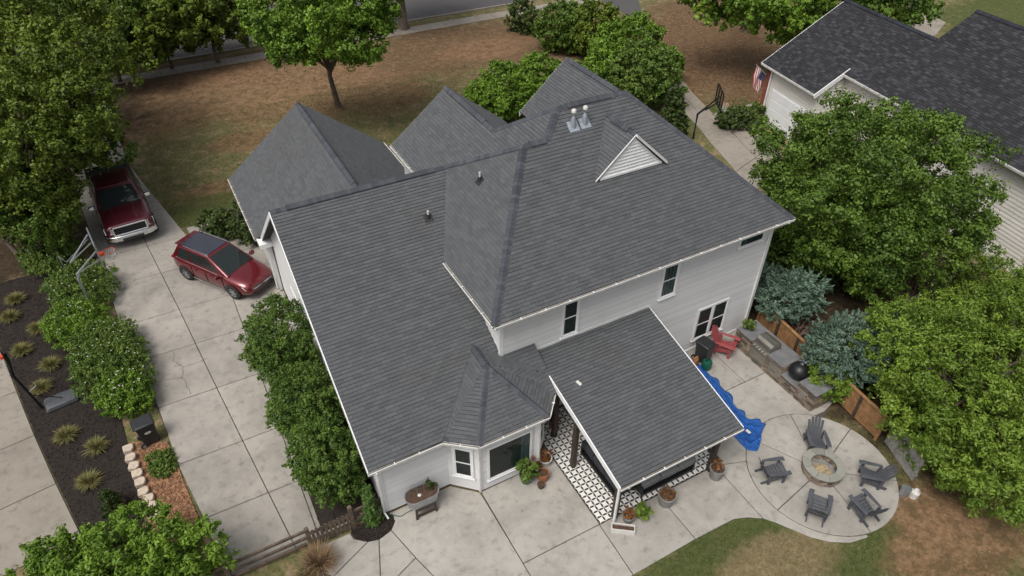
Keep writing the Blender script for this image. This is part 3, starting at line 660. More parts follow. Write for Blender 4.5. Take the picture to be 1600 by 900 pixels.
for a, b, sh, n in (((2.4, 31.4), (2.4, 26.0), [(0, 0), (5.4, 0), (5.4, 2.85), (0, 2.85)], (-1, 0)), ((2.4, 31.4), (9.35, 31.4), [(0, 0), (6.95, 0), (6.95, 2.9), (3.47, 5.6), (0, 2.9)], (0, 1)),
                    ((9.35, 31.4), (9.35, 24.2), [(0, 0), (7.2, 0), (7.2, 2.85), (0, 2.85)], (1, 0)), ((8.2, 24.2), (12.6, 24.2), [(0, 0), (4.4, 0), (4.4, 6.6), (2.22, 8.2), (0, 6.6)], (0, 1)),
                    ((8.2, 24.2), (8.2, 20.5), [(0, 2.5), (3.7, 2.5), (3.7, 6.5), (0, 6.5)], (-1, 0)), ((12.6, 23.9), (XR, 23.9), [(0, 0), (6.53, 0), (6.53, 5.5), (0, 5.5)], (0, 1)),
                    ((14.1, 24.25), (18.1, 24.25), [(0, 0), (4.0, 0), (4.0, 6.8), (2.0, 8.4), (0, 6.8)], (0, 1)), ((14.1, 24.25), (14.1, 22), [(0, 4), (2.2, 4), (2.2, 6.6), (0, 6.6)], (-1, 0))):
    sided_wall(hs, a, b, sh, n, boards=False)
b = MB().prism([(2.57, 13.1), (4.87, 13.1), (5.67, 12.36), (7.76, 12.36), (8.44, 13.04), (8.44, 14.3), (19.15, 14.3), (19.15, 23.9), (12.6, 24.2), (9.4, 24.2), (9.37, 31.4), (2.4, 31.4), (2.4, 26), (2.57, 26)], -.05, .045)
b.build('foundation', simple('stained footing', (.13, .085, .06), .95, 0, .4, 4), hs)
# trim: corner boards
b = None
for x, y, z0, z1 in ((2.585, 13.095, .1, 2.8), (5.655, 12.365, .1, 2.8), (7.755, 12.365, .1, 2.8), (XL-.005, B_Y-.015, 3.7, 5.55), (XR+.0, B_Y-.015, .1, 5.55)):
    MB().span((x-.07, y-.02, z0), (x+.07, y+.09, z1)).build('corner_board', 'white', hs)
MB().span((14.0, B_Y-.05, .02), (19.2, B_Y-.012, .12)).build('base_trim', 'white', hs)
# eaves
gutter(hs, [(2.22, 12.69, 2.92), (4.6, 12.71, 2.92), e1_, e2, (8.72, 12.9, 2.92)], [(0, -1, 0), (-.62, -.78, 0), (0, -1, 0), (.75, -.66, 0)])
gutter(hs, [(7.02, 13.87, 5.675), (19.58, 13.87, 5.675)], [(0, -1, 0)]); gutter(hs, [(7.02, 17.55, 5.675), (7.02, 13.87, 5.675)], [(-1, 0, 0)])
gutter(hs, [(2.0, 31.8, 2.92), (2.0, 26.2, 2.92)], [(-1, 0, 0)]); gutter(hs, [(9.75, 31.8, 2.92), (9.75, 26.2, 2.92)], [(1, 0, 0)]); gutter(hs, [(7.89, 24.6, 6.58), (7.89, 21.9, 6.58)], [(-1, 0, 0)])
gutter(hs, [(19.58, 13.87, 5.675), (19.58, 24.3, 5.675)], [(1, 0, 0)])
for s_ in ([(2.22, 12.72, 2.74), (4.6, 12.72, 2.74), (4.86, 13.12, 2.74), (2.22, 13.12, 2.74)], [(4.6, 12.72, 2.745), (5.48, 12.04, 2.745), (5.66, 12.38, 2.745), (4.86, 13.12, 2.745)], [(5.48, 12.04, 2.74), (7.95, 12.04, 2.74), (7.75, 12.38, 2.74), (5.66, 12.38, 2.74)],
           [(7.95, 12.04, 2.745), (8.7, 12.9, 2.745), (8.42, 13.05, 2.745), (7.75, 12.38, 2.745)], [(7.04, 13.89, 5.50), (19.56, 13.89, 5.50), (19.56, 14.32, 5.50), (7.04, 14.32, 5.50)], [(7.04, 14.33, 5.495), (7.48, 14.33, 5.495), (7.48, 17.5, 5.495), (7.04, 17.5, 5.495)],
           [(19.13, 14.33, 5.495), (19.56, 14.33, 5.495), (19.56, 24.2, 5.495), (19.13, 24.2, 5.495)], [(2.02, 26.22, 2.72), (2.42, 26.22, 2.72), (2.42, 31.7, 2.72), (2.02, 31.7, 2.72)]): soffit(hs, s_)
# rake boards of the left gable and the small gables
def rake(p, q, hgt=.19, th=.03, off=(0, 0, 0), name='rake_board'):
    p, q = Vector(p)+Vector(off), Vector(q)+Vector(off); d = (q-p).normalized(); s_ = d.cross(Vector((0, 0, 1))).normalized()
    b = MB(); b.poly([p+s_*th/2, q+s_*th/2, q+s_*th/2-Vector((0, 0, hgt)), p+s_*th/2-Vector((0, 0, hgt)), p-s_*th/2, q-s_*th/2, q-s_*th/2-Vector((0, 0, hgt)), p-s_*th/2-Vector((0, 0, hgt))],
                     [(0, 1, 2, 3), (4, 7, 6, 5), (0, 4, 5, 1), (3, 2, 6, 7), (0, 3, 7, 4), (1, 5, 6, 2)]); return b.build(name, 'white', hs)
rake((2.20, 12.69, 2.915), (2.20, 20.68, 7.375), .2); rake((2.20, 20.68, 7.36), (2.20, 26.2, 2.9), .2)
rake((2.0, 31.82, 2.9), (5.87, 31.82, 5.93)); rake((9.75, 31.82, 2.9), (5.87, 31.82, 5.93)); rake((7.89, 24.62, 6.56), (10.42, 24.62, 8.52)); rake((12.95, 24.62, 6.56), (10.42, 24.62, 8.52))
rake((13.84, 24.62, 6.68), (16.1, 24.62, 8.68)); rake((18.36, 24.62, 6.68), (16.1, 24.62, 8.68))
b = MB(); b.poly([(2.23, 12.9, 2.82), (2.58, 12.9, 2.82), (2.58, 20.68, 7.16), (2.23, 20.68, 7.16), (2.23, 12.9, 2.80), (2.58, 12.9, 2.80), (2.58, 20.68, 7.14), (2.23, 20.68, 7.14)], [(0, 1, 2, 3), (7, 6, 5, 4), (0, 4, 5, 1), (2, 6, 7, 3), (1, 5, 6, 2), (3, 7, 4, 0)]); b.build('soffit', 'white', hs)
b = MB().prism([(2.02, 25.6), (2.57, 25.6), (2.57, 26.2), (2.02, 26.2)], 2.70, 2.90); b.build('eave_return', 'white', hs)
# dormer face: louvred white gable
dw = sided_wall(hs, (12.42, 16.50), (14.98, 16.50), [(0, 7.99), (2.56, 7.99), (1.28, 9.2)], (0, -1), step=.125, mat='white', th=.05, lap=.06)
rake((12.21, 16.41, 7.98), (13.7, 16.41, 9.35), .05, .03); rake((15.2, 16.39, 7.98), (13.7, 16.39, 9.35), .11, .09)
MB().span((12.4, 16.42, 7.92), (15.0, 16.56, 8.0)).build('dormer_sill', 'white', hs)
# windows
def bwin(x0, x1, z0, z1, **k): return window(hs, (x0, B_Y-.012, z0), (1, 0, 0), (0, -1, 0), x1-x0, z1-z0, **k)
bwin(9.82, 10.36, 3.68, 5.22, curtain=('blind', (0, .15))); bwin(13.98, 14.6, 3.72, 5.22, curtain=('curtain', (.0, .95))); bwin(17.52, 18.62, 4.80, 5.25, sash=False, curtain=('curtain', (0, .3)))
bwin(16.2, 17.65, .64, 2.16, cols=2, curtain=('curtain', (0, .16)))
window(hs, (5.98, 12.368, .55), (1, 0, 0), (0, -1, 0), 1.5, 1.52, sash=False, curtain=('curtain', (.78, 1.)), label='wide picture window with a teal curtain at one side')
d = (Vector(bw[1])-Vector(bw[0])).normalized(); n_ = Vector((d.y, -d.x)); c = Vector(bw[0])+d*.26+n_*.012
window(hs, (c.x, c.y, .75), (d.x, d.y, 0), (n_.x, n_.y, 0), .56, 1.35)
d = (Vector(bw[3])-Vector(bw[2])).normalized(); n_ = Vector((d.y, -d.x)); c = Vector(bw[2])+d*.2+n_*.012
window(hs, (c.x, c.y, .75), (d.x, d.y, 0), (n_.x, n_.y, 0), .56, 1.35)
for x in (10.5, 12.3):   # glazed doors in the shade of the patio cover
    dd = window(hs, (x, B_Y-.012, .15), (1, 0, 0), (0, -1, 0), 1.5, 1.95, cols=2, sash=False); dd.name = 'glazed_door'
# garage doors on the drive side
for y0 in (14.6, 19.4):
    b = MB(); b.span((2.55, y0, .02), (2.58, y0+3.9, 2.25)); gd = b.build('garage_door', 'white', hs)
    for i in range(4): MB().span((2.53, y0+.05, .06+.55*i), (2.552, y0+3.85, .57+.55*i)).build('panel', 'white', gd, bevel=.01)
# downspouts
def spout(pts, par=hs, w=.075):
    b = MB(); pts = [Vector(p) for p in pts]
    for i in range(len(pts)-1): b.beam(pts[i], pts[i+1]+(pts[i+1]-pts[i]).normalized()*.03, w, w*.75, (1, .2, .1))
    return b.build('downspout', 'gutter', par)
spout([(2.42, 12.62, 2.85), (2.5, 13.02, 2.55), (2.5, 13.02, .2), (2.55, 12.85, .08)]); spout([(7.88, 12.0, 2.85), (7.84, 12.32, 2.6), (7.84, 12.32, .1)])
spout([(19.3, 13.8, 5.6), (19.0, 14.25, 5.3), (19.0, 14.25, .15)]); spout([(5.5, 12.0, 2.85), (5.62, 12.33, 2.6), (5.62, 12.33, .1)]); spout([(7.05, 17.3, 5.6), (7.05, 17.2, 5.35)])
spout([(2.1, 26.3, 2.85), (2.33, 26.2, 2.6), (2.33, 26.2, .1)])
# roof pipes
def stack(x, y, label=None):
    z = pB(x, y)[2]; b = MB(); b.lathe([(.105, -.05), (.10, .22), (.05, .36), (.03, .37), (.03, .52)], (x, y, z), 12); o = b.build('flue_pipe', 'lead', hs, smooth=True)
    MB().lathe([(.05, .5), (.085, .52), (.085, .60), (.06, .63), (.0, .635)], (x, y, z), 12).build('flue_cap', 'whitepot', o, smooth=True)
    m = MB(); c = Vector((x, y, z)); n = Vector((0, -.854, 1)).normalized(); v = Vector((0, 1, .854)).normalized()
    m.poly([c+Vector((sx*.2, 0, 0))+v*sy*.2+n*h for h in (.01, .03) for sx, sy in ((-1, -1), (1, -1), (1, 1), (-1, 1))], [(4, 5, 6, 7), (0, 1, 5, 4), (1, 2, 6, 5), (2, 3, 7, 6), (3, 0, 4, 7)]); m.build('flashing', 'lead', o)
stack(12.25, 18.05); stack(12.72, 18.06)
def boot(p, n, hgt):
    p = Vector(p); n = Vector(n).normalized(); b = MB(); u = n.cross(Vector((0, 0, 1))).normalized(); v = n.cross(u)
    b.poly([p+u*sx*.15+v*sy*.16+n*h for h in (.008, .028) for sx, sy in ((-1, -1), (1, -1), (1, 1), (-1, 1))], [(4, 5, 6, 7), (0, 1, 5, 4), (1, 2, 6, 5), (2, 3, 7, 6), (3, 0, 4, 7)])
    b.tube(p, p+Vector((0, 0, .16)), .085, .05, 10); o = b.build('pipe_boot', 'black', hs); MB().tube(p, p+Vector((0, 0, hgt)), .035, .035, 10).build('vent_pipe', 'whitepot', o)
boot(pA(7.15, 19.1), (0, -.5584, 1), .3)
boot((8.95, 18.62, 5.675+1.073*(8.95-7.02)), (-1.073, 0, 1), .34)

# ------------------------------------------------------------------ patio cover
pc = thing('patio_cover', 'lean-to patio cover with a single grey shingle slope on dark brown posts', 'patio cover', (11.1, 11.7, 0))
pr = Roof(pc); X0, X1, Y0, Y1, Z0, Z1 = 8.72, 13.52, 9.05, 14.29, 2.32, 3.46
pr.plane([[(X0, Y0, Z0), (X1, Y0, Z0), (X1, Y1, Z1), (X0, Y1, Z1)]], (1, 0, 0), .1); pr.finish()
gutter(pc, [(X0, Y0, Z0), (X1, Y0, Z0)], [(0, -1, 0)])
def sidebd(x): b = MB(); b.poly([(x-.02, Y0, Z0+.005), (x+.02, Y0, Z0+.005), (x+.02, Y1, Z1+.005), (x-.02, Y1, Z1+.005), (x-.02, Y0, Z0-.2), (x+.02, Y0, Z0-.2), (x+.02, Y1, Z1-.2), (x-.02, Y1, Z1-.2)], [(0, 1, 2, 3), (7, 6, 5, 4), (0, 4, 5, 1), (1, 5, 6, 2), (2, 6, 7, 3), (3, 7, 4, 0)]); b.build('fascia', 'white', pc)
sidebd(X0-.02); sidebd(X1+.02)
MB().span((X0, B_Y-.05, Z1-.02), (X1, B_Y-.022, Z1+.09)).build('flashing', 'gutter', pc)
for x, y in ((9.02, 9.45), (12.95, 9.4), (8.9, 11.75), (9.02, 13.2)): MB().span((x-.085, y-.085, 0), (x+.085, y+.085, Z0+(Z1-Z0)*(y-Y0)/(Y1-Y0)-.12)).build('post', 'brownwood', pc, bevel=.012)
MB().span((X0+.1, 9.36, Z0-.17), (X1-.1, 9.5, Z0+.0-.0)).build('beam', 'brownwood', pc); MB().beam((8.95, 9.5, 2.2), (8.95, 14.2, 3.2), .12, .2).build('beam', 'brownwood', pc); MB().beam((13.3, 9.5, 2.2), (13.3, 14.2, 3.2), .12, .2).build('beam', 'brownwood', pc)
b = MB(); pts = [(9.0, 9.0, 2.2), (8.88, 9.28, 2.0), (8.88, 9.28, .1)]
for i in range(2): b.beam(pts[i], pts[i+1], .075, .06, (1, .2, .1))
b.build('downspout', 'gutter', pc)
b = MB().box((0, 0, 0), (.11, .2, .006)); o = b.build('scrap', 'whitepot', None); o.data.name = 'scrap'
zz = Z0+(Z1-Z0)*(13.2-Y0)/(Y1-Y0); o.location = (9.45, 12.6, Z0+(Z1-Z0)*(12.6-Y0)/(Y1-Y0)+.03); o.rotation_euler = (R(12), 0, .3); o.name = 'paper_scrap'; tag(o, 'small white scrap lying on the patio cover shingles', 'scrap')

# ------------------------------------------------------------------ house next door (turned about nine degrees)
na = R(-9); U = Vector((math.cos(na), math.sin(na), 0)); V = Vector((-math.sin(na), math.cos(na), 0))
def nb(u, v, z): p = U*u+V*v; return (p.x, p.y, z)
nh = thing('house', 'cream sided house with charcoal shingle roof behind the round tree', 'house', nb(34, 22, 0))
nf = Roof(nh, (.26, .15), .004, 'nshingle', 'ncap', .25, .004)
def pN(u, v): return nb(u, v, 3.6+.63*(u-28.7))
nf.plane([[pN(28.7, 29.3), pN(28.7, 34.3), pN(33.8, 34.3), pN(33.8, 29.3)], [pN(30.3, 27.2), pN(33.8, 27.2), pN(33.8, 29.3), pN(30.3, 29.3)],
          [pN(30.3, 6), pN(35.85, 6), pN(35.85, 27.2), pN(30.3, 27.2)]], tuple(V))
def pM(u, v, c, z): return nb(u, v, z-.63*(u-c))
nf.plane([[pM(33.8, 34.3, 33.8, 6.81), pM(38.9, 34.3, 33.8, 6.81), pM(38.9, 27.2, 33.8, 6.81), pM(33.8, 27.2, 33.8, 6.81)]], tuple(V))
nf.plane([[pM(35.85, 27.2, 35.85, 8.1), pM(42.9, 27.2, 35.85, 8.1), pM(42.9, 6, 35.85, 8.1), pM(35.85, 6, 35.85, 8.1)]], tuple(V))
nf.finish()
nf.cap(nb(33.8, 34.3, 6.81), nb(33.8, 27.2, 6.81), .63, .63, vent=True); nf.cap(nb(35.85, 27.2, 8.1), nb(35.85, 6, 8.1), .63, .63, vent=True)
def P2(u, v): return nb(u, v, 0)[:2]
sided_wall(nh, P2(29.1, 34), P2(29.1, 29.4), [(0, -.05), (4.6, -.05), (4.6, 3.55), (0, 3.55)], (-U.x, -U.y), .2, 'nsiding')
sided_wall(nh, P2(29.1, 29.4), P2(30.75, 29.4), [(0, -.05), (1.65, -.05), (1.65, 4.6), (0, 3.6)], (-V.x, -V.y), .2, 'nsiding')
sided_wall(nh, P2(30.75, 29.4), P2(30.75, 13.1), [(0, -.05), (16.3, -.05), (16.3, 4.65), (0, 4.65)], (-U.x, -U.y), .2, 'nsiding')
sided_wall(nh, P2(30.75, 13.1), P2(30.75, 6.5), [(0, -.05), (6.6, -.05), (6.6, 4.65), (0, 4.65)], (-U.x, -U.y), .2, 'white', boards=False)
sided_wall(nh, P2(29.1, 34), P2(38.5, 34), [(0, -.05), (9.4, -.05), (9.4, 3.5), (4.7, 6.5), (0, 3.5)], (V.x, V.y), .2, 'brick', boards=False)
def nbox(u0, u1, v0, v1, z0, z1, name, mat):
    b = MB(); q = [P2(u0, v0), P2(u1, v0), P2(u1, v1), P2(u0, v1)]; return b.prism(q, z0, z1).build(name, mat, nh)
nbox(29.04, 29.1, 33.55, 34.0, -.05, 3.4, 'brick_return', 'brick')
for z in np.arange(0, 3.3, .075):
    for k in range(2): nbox(29.015, 29.045, 33.56+.22*k+.1*(int(z/.075) % 2), 33.56+.22*k+.1*(int(z/.075) % 2)+.2, z, z+.065, 'brick', 'brick')
gd = nbox(29.06, 29.095, 30.0, 33.2, -.02, 2.3, 'garage_door', 'white')
for i in range(4):
    b = MB(); b.prism([P2(29.03, 30.05), P2(29.062, 30.05), P2(29.062, 33.15), P2(29.03, 33.15)], .03+.56*i, .55+.56*i); b.build('panel', 'white', gd, bevel=.01)
gutter(nh, [nb(28.7, 34.3, 3.6), nb(28.7, 29.3, 3.6)], [tuple(-U)]); gutter(nh, [pN(30.3, 29.3), pN(30.3, 6)], [tuple(-U)])
b = MB(); p, q = Vector(pN(28.62, 29.27)), Vector(pN(30.7, 29.27)); b.beam(p-Vector((0, 0, .1)), q-Vector((0, 0, .1)), .05, .26); b.build('rake_board', 'white', nh)
b = MB(); p, q = Vector(pN(28.7, 34.32)), Vector(pN(33.8, 34.32)); b.beam(p-Vector((0, 0, .12)), q-Vector((0, 0, .12)), .05, .2); b.build('rake_board', 'white', nh)
b = MB(); b.beam(nb(28.75, 33.75, 3.5), nb(29.0, 33.6, 3.3), .09, .09); b.beam(nb(29.0, 33.55, 3.3), nb(29.0, 33.55, .1), .09, .07, (1, 0, 0)); b.build('downspout', 'gutter', nh)
nbox(30.66, 30.75, 13.0, 13.2, 0, 4.6, 'corner_board', 'white')
# satellite dish on a short mast by that wall
sdp = at(1530, 436); ds = thing('satellite_dish', 'dark grey satellite dish on a bent mast against the cream siding', 'satellite dish', (sdp.x, sdp.y, 0))
p = Vector((sdp.x, sdp.y, -.05)); tp = at(1549, 412, 1.35); b = MB().path([p, Vector((p.x, p.y, .8)), tp+Vector((.05, .05, 0))], .03, 8); b.build('mast', 'metal', ds)
nrm = (Vector((-.55, -.62, .62))).normalized(); a = nrm.cross(Vector((0, 0, 1))).normalized(); bb = nrm.cross(a); b = MB(); vs = []
for k in range(5):
    for i in range(20): an = 2*math.pi*i/20; r = .34*k/4; vs.append(tp+a*math.cos(an)*r*1.1+bb*math.sin(an)*r+nrm*(.10*(k/4)**2))
fs = [(k*20+i, k*20+(i+1) % 20, (k+1)*20+(i+1) % 20, (k+1)*20+i) for k in range(4) for i in range(20)]
b.poly(vs, fs); o = b.build('reflector', simple('dish enamel', (.045, .055, .075), .5), ds, smooth=True); m_ = o.modifiers.new('s', 'SOLIDIFY'); m_.thickness = .015
b = MB().path([tp-bb*-.3, tp+nrm*.42+bb*.12], .015, 6); b.build('feed_arm', 'metal', ds); MB().box(tp+nrm*.40+bb*.10, (.1, .09, .09)).build('feed_horn', 'whitepot', ds)
# flag at the corner of that garage
fp = Vector(nb(28.95, 34.0, 2.9)); fl = thing('flag', 'striped national flag hanging from a slanted pole on the brick corner', 'flag', (fp.x, fp.y, 1.4))
tip = fp-U*.9+Vector((0, 0, .75)); MB().tube(fp, tip, .018, .014, 8).build('pole', 'whitepot', fl)
M['flagred'] = simple('flag red', (.42, .025, .04), .8); M['flagwhite'] = simple('flag white', (.72, .70, .68), .8); M['flagblue'] = simple('flag blue', (.02, .03, .12), .8)
def flagpt(s, t): q = tip.lerp(fp, s*.78+.02); return q+Vector((0, 0, -t))+V*(.05*math.sin(9*s+3*t))+U*(.03*math.sin(7*t))
for i in range(13):
    b = MB(); s0, s1 = i/13, (i+1)/13
    for k in range(8): t0, t1 = 1.35*k/8, 1.35*(k+1)/8; b.face([flagpt(s0, t0), flagpt(s1, t0), flagpt(s1, t1), flagpt(s0, t1)])
    b.build('stripe', 'flagred' if i % 2 == 0 else 'flagwhite', fl)
b = MB()
for k in range(4):
    for i in range(4): s0, s1, t0, t1 = .46+.54*i/4, .46+.54*(i+1)/4, .55*k/4, .55*(k+1)/4; b.face([flagpt(s0, t0)-V*.012, flagpt(s1, t0)-V*.012, flagpt(s1, t1)-V*.012, flagpt(s0, t1)-V*.012])
cn = b.build('canton', 'flagblue', fl); b = MB()
for k in range(4):
    for i in range(5):
        c = flagpt(.51+.1*i, .07+.13*k)-V*.018; pts = []
        for j in range(10): an = math.pi*j/5; rr = .028 if j % 2 == 0 else .011; pts.append(c+U*math.sin(an)*rr+Vector((0, 0, math.cos(an)*rr)))
        b.face(pts)
b.build('stars', 'flagwhite', cn)

# ------------------------------------------------------------------ plants
def leaf_mesh(name, cent, nrm_, size, tone, mat, parent, elong=1.6, axis=None):
    n = len(cent); nrm_ = nrm_/np.linalg.norm(nrm_, axis=1, keepdims=True)
    ax = nr.normal(size=(n, 3)) if axis is None else axis+nr.normal(size=(n, 3))*.25
    ax -= nrm_*np.sum(ax*nrm_, 1, keepdims=True); ax /= np.linalg.norm(ax, axis=1, keepdims=True)+1e-9; bi = np.cross(nrm_, ax)
    s = size*nr.uniform(.7, 1.3, n); s = s[:, None]; dr = nrm_*s*.18
    v = np.stack([cent-ax*s*elong*.5-dr, cent+bi*s*.5+dr*.6, cent+ax*s*elong*.5-dr, cent-bi*s*.5+dr*.6], 1).reshape(-1, 3)
    sh = WL[parent.name]; v = v-np.array(sh)
    me = bpy.data.meshes.new(name); me.vertices.add(4*n); me.vertices.foreach_set('co', v.astype(np.float32).ravel())
    me.loops.add(4*n); me.loops.foreach_set('vertex_index', np.arange(4*n, dtype=np.int32)); me.polygons.add(n)
    me.polygons.foreach_set('loop_start', np.arange(0, 4*n, 4, dtype=np.int32)); me.polygons.foreach_set('loop_total', np.full(n, 4, np.int32))
    me.update(calc_edges=True); a = me.attributes.new('tone', 'FLOAT', 'FACE'); a.data.foreach_set('value', np.clip(tone, 0, 1).astype(np.float32))
    me.materials.append(M[mat]); o = link(bpy.data.objects.new(name, me)); o.parent = parent; WL[o.name] = sh; return o
def crown_pts(blobs, nclump, nleaf, crad, shell=.5, up_=.35, flatz=.75):
    """boughs spaced over the crown, sprays on the outer side of each bough, leaves on the sprays"""
    C_ = np.array([b[0] for b in blobs], float); R_ = np.array([b[1] for b in blobs], float); vol = np.prod(R_, 1)**.67
    nb_ = int(np.clip(nclump*.3, 14, 190)); m = nb_*9; bi = nr.choice(len(blobs), m, p=vol/vol.sum())
    d = nr.normal(size=(m, 3)); d /= np.linalg.norm(d, axis=1, keepdims=True); cand = C_[bi]+d*R_[bi]*(nr.uniform(.66, .95, m)*(1+nr.normal(size=m)*.05))[:, None]
    inside = np.min(np.linalg.norm((cand[:, None]-C_[None])/R_[None], axis=2), 1); ok = inside > .55; cand, d = cand[ok], d[ok]; nb_ = min(nb_, len(cand))
    sel = [0]; dist = np.linalg.norm(cand-cand[0], axis=1)
    for _ in range(nb_-1): k = int(np.argmax(dist*nr.uniform(.75, 1, len(cand)))); sel.append(k); dist = np.minimum(dist, np.linalg.norm(cand-cand[k], axis=1))
    B, bd_ = cand[sel], d[sel]; dm = np.linalg.norm(B[:, None]-B[None], axis=2)+np.eye(nb_)*1e9; br = np.clip(.88*np.median(dm.min(1)), crad*.5, None)*nr.uniform(.75, 1.2, nb_)
    ns = int(nclump*2.2); q = nr.integers(0, nb_, ns); g = nr.normal(size=(ns, 3)); g /= np.linalg.norm(g, axis=1, keepdims=True)
    dd = g+bd_[q]*.75+np.array([0, 0, .3]); dd /= np.linalg.norm(dd, axis=1, keepdims=True); cc = B[q]+dd*(br[q]*nr.uniform(.35, 1.08, ns))[:, None]*np.array([1, 1, flatz])
    ni = int(ns*.14); ib = nr.choice(len(blobs), ni, p=vol/vol.sum()); di = nr.normal(size=(ni, 3)); di /= np.linalg.norm(di, axis=1, keepdims=True); cc[:ni] = C_[ib]+di*R_[ib]*(nr.uniform(.2, .72, ni))[:, None]
    btone = nr.uniform(0, .5, nb_); stone_ = nr.uniform(0, .3, ns); k = nr.integers(0, ns, nleaf); cr = np.median(br)*.34
    ax = dd*.9+nr.normal(size=(ns, 3))*.45+np.array([0, 0, .2]); ax /= np.linalg.norm(ax, axis=1, keepdims=True); sz = nr.uniform(.55, 1.35, ns)
    s_ = nr.uniform(-1, 1, nleaf); g2 = nr.normal(size=(nleaf, 3)); wd = .40*(1.05-.5*s_)
    pos = cc[k]+(ax[k]*(s_*1.15)[:, None]+g2*wd[:, None])*(cr*sz[k])[:, None]
    nm = g2*.4+ax[k]*.35+nr.normal(size=(nleaf, 3))*.5+np.array([0, 0, up_]); tone = btone[q[k]]+stone_[k]+nr.uniform(0, .35, nleaf)
    return pos, nm, tone, cc
def limbs(base, h, r, targets, parent, mat='bark', lean=(0, 0), forks=1, name='trunk'):
    b = MB(); base = Vector(base); top = base+Vector((lean[0], lean[1], h)); st = []
    for f in range(forks):
        o = Vector((math.cos(f*2.4)*r*1.2, math.sin(f*2.4)*r*1.2, 0)) if forks > 1 else Vector((0, 0, 0))
        tp_ = top+o*(6 if forks > 1 else 1); pts = [base+o+Vector((0, 0, -.1)), base+o*1.3+(tp_-base-o)*.12, base+o+(tp_-base-o)*.5+Vector((rnd.uniform(-.1, .1), rnd.uniform(-.1, .1), 0)), tp_]
        b.path(pts, [r*1.5, r, r*.8, r*.55], 10); st.append(tp_)
    for t in targets:
        t = Vector(t); s = st[rnd.randrange(len(st))]; s0 = base.lerp(s, rnd.uniform(.55, 1)); md = s0.lerp(t, .5)+Vector((0, 0, .12*(t-s0).length)); b.path([s0, md, s0.lerp(t, .93)], [r*.42, r*.26, r*.08], 6)
    return b.build(name, mat, parent, smooth=True)
def tree(name, label, cat, base, h, r, blobs, nclump, nleaf, crad, leaf, mat, group=None, shell=.5, nlimb=14, lean=(0, 0), forks=1, elong=1.6, up_=.35, trunkmat='bark', flatz=.75):
    t = thing(name, label, cat, base, 0, group); pos, nm, tone, cc = crown_pts(blobs, nclump, nleaf, crad, shell, up_, flatz)
    limbs(base, h, r, cc[nr.choice(len(cc), min(nlimb, len(cc)), replace=False)], t, trunkmat, lean, forks, 'trunk' if cat == 'tree' else 'stem'); leaf_mesh('crown' if cat == 'tree' else 'foliage', pos, nm, leaf, tone, mat, t, elong); return t
def A3(px, py, z): return tuple(at(px, py, z))
TR = 'tree'
# round tree between the two houses
tree('round_tree', 'large round dark green tree between the two houses', TR, (26.3, 15.3, -.05), 2.2, .24, [((25.7, 15.1, 4.4), (4.4, 4.4, 3.6)), ((26.0, 14.3, 3.5), (3.5, 3.5, 2.8)), ((24.6, 15.8, 3.6), (3.2, 3.2, 2.6))], 900, 150000, .62, .082, 'maple leaf', nlimb=26)
# light green tree at the right edge of the garden
c = [(20.6, 6.9, 2.9), (21.9, 5.1, 3.2), (19.9, 5.5, 2.2), (21.3, 8.8, 2.6), (23.4, 7.2, 3.2), (20.4, 3.9, 1.9), (24.0, 5.0, 3.0), (19.75, 6.7, 1.5)]
tree('willow_oak', 'broad yellow-green tree beside the fire pit patio', TR, (21.9, 6.2, -.05), 1.6, .16, [(c[0], (2.0, 2.0, 1.9)), (c[1], (2.2, 2.1, 2.0)), (c[2], (1.6, 1.6, 1.6)), (c[3], (1.6, 1.5, 1.5)), (c[4], (1.9, 1.9, 1.8)), (c[5], (1.7, 1.4, 1.4)), (c[6], (1.8, 1.8, 1.5)), (c[7], (.9, .9, .8))], 800, 125000, .46, .052, 'lime leaf', nlimb=60, forks=3, elong=2.6, shell=.4)
# trees along the left boundary
tree('oak_tree', 'tall olive green tree overhanging the parked pickup', TR, (-6.6, 36.5, -.05), 3.2, .2, [(A3(70, 185, 6), (2.6, 2.6, 2.4)), (A3(25, 225, 5.4), (2.7, 2.7, 2.5)), (A3(62, 262, 4.0), (1.4, 1.4, 1.4)), (A3(45, 310, 3), (2.0, 2.0, 1.6))], 330, 66000, .6, .09, 'oak leaf', 'trees along the side boundary', nlimb=30, shell=.25)
tree('oak_tree', 'olive tree with yellow tips growing by the street', TR, (-9.5, 47, -.05), 3.2, .2, [(A3(60, 60, 6.5), (3.6, 3.6, 3)), (A3(10, 130, 6), (3.2, 3.2, 3)), (A3(110, 120, 6), (2.6, 2.6, 2.2))], 330, 60000, .7, .115, 'oak leaf', 'trees along the side boundary', nlimb=20, shell=.35)
tree('maple_tree', 'bright green tree with a leafy low fork at the drive hedge', TR, (-7.4, 33.6, -.05), 1.6, .14, [(A3(25, 300, 3), (1.9, 1.9, 1.6)), (A3(60, 335, 2.6), (1.4, 1.4, 1.2)), (A3(92, 330, 2.4), (.8, .8, .8))], 170, 34000, .5, .08, 'maple leaf', 'trees along the side boundary', nlimb=14, forks=2)
tree('crepe_myrtle', 'thin tree with small dark leaves dangling over the truck bed', TR, (-5.6, 39.5, -.05), 2.6, .07, [(A3(140, 205, 3.4), (1.3, 1.4, 1.2)), (A3(112, 235, 3.0), (1.0, 1.0, .9)), (A3(180, 228, 3.2), (.8, .8, .5))], 90, 6500, .42, .11, 'maple leaf', None, nlimb=18, shell=.2)
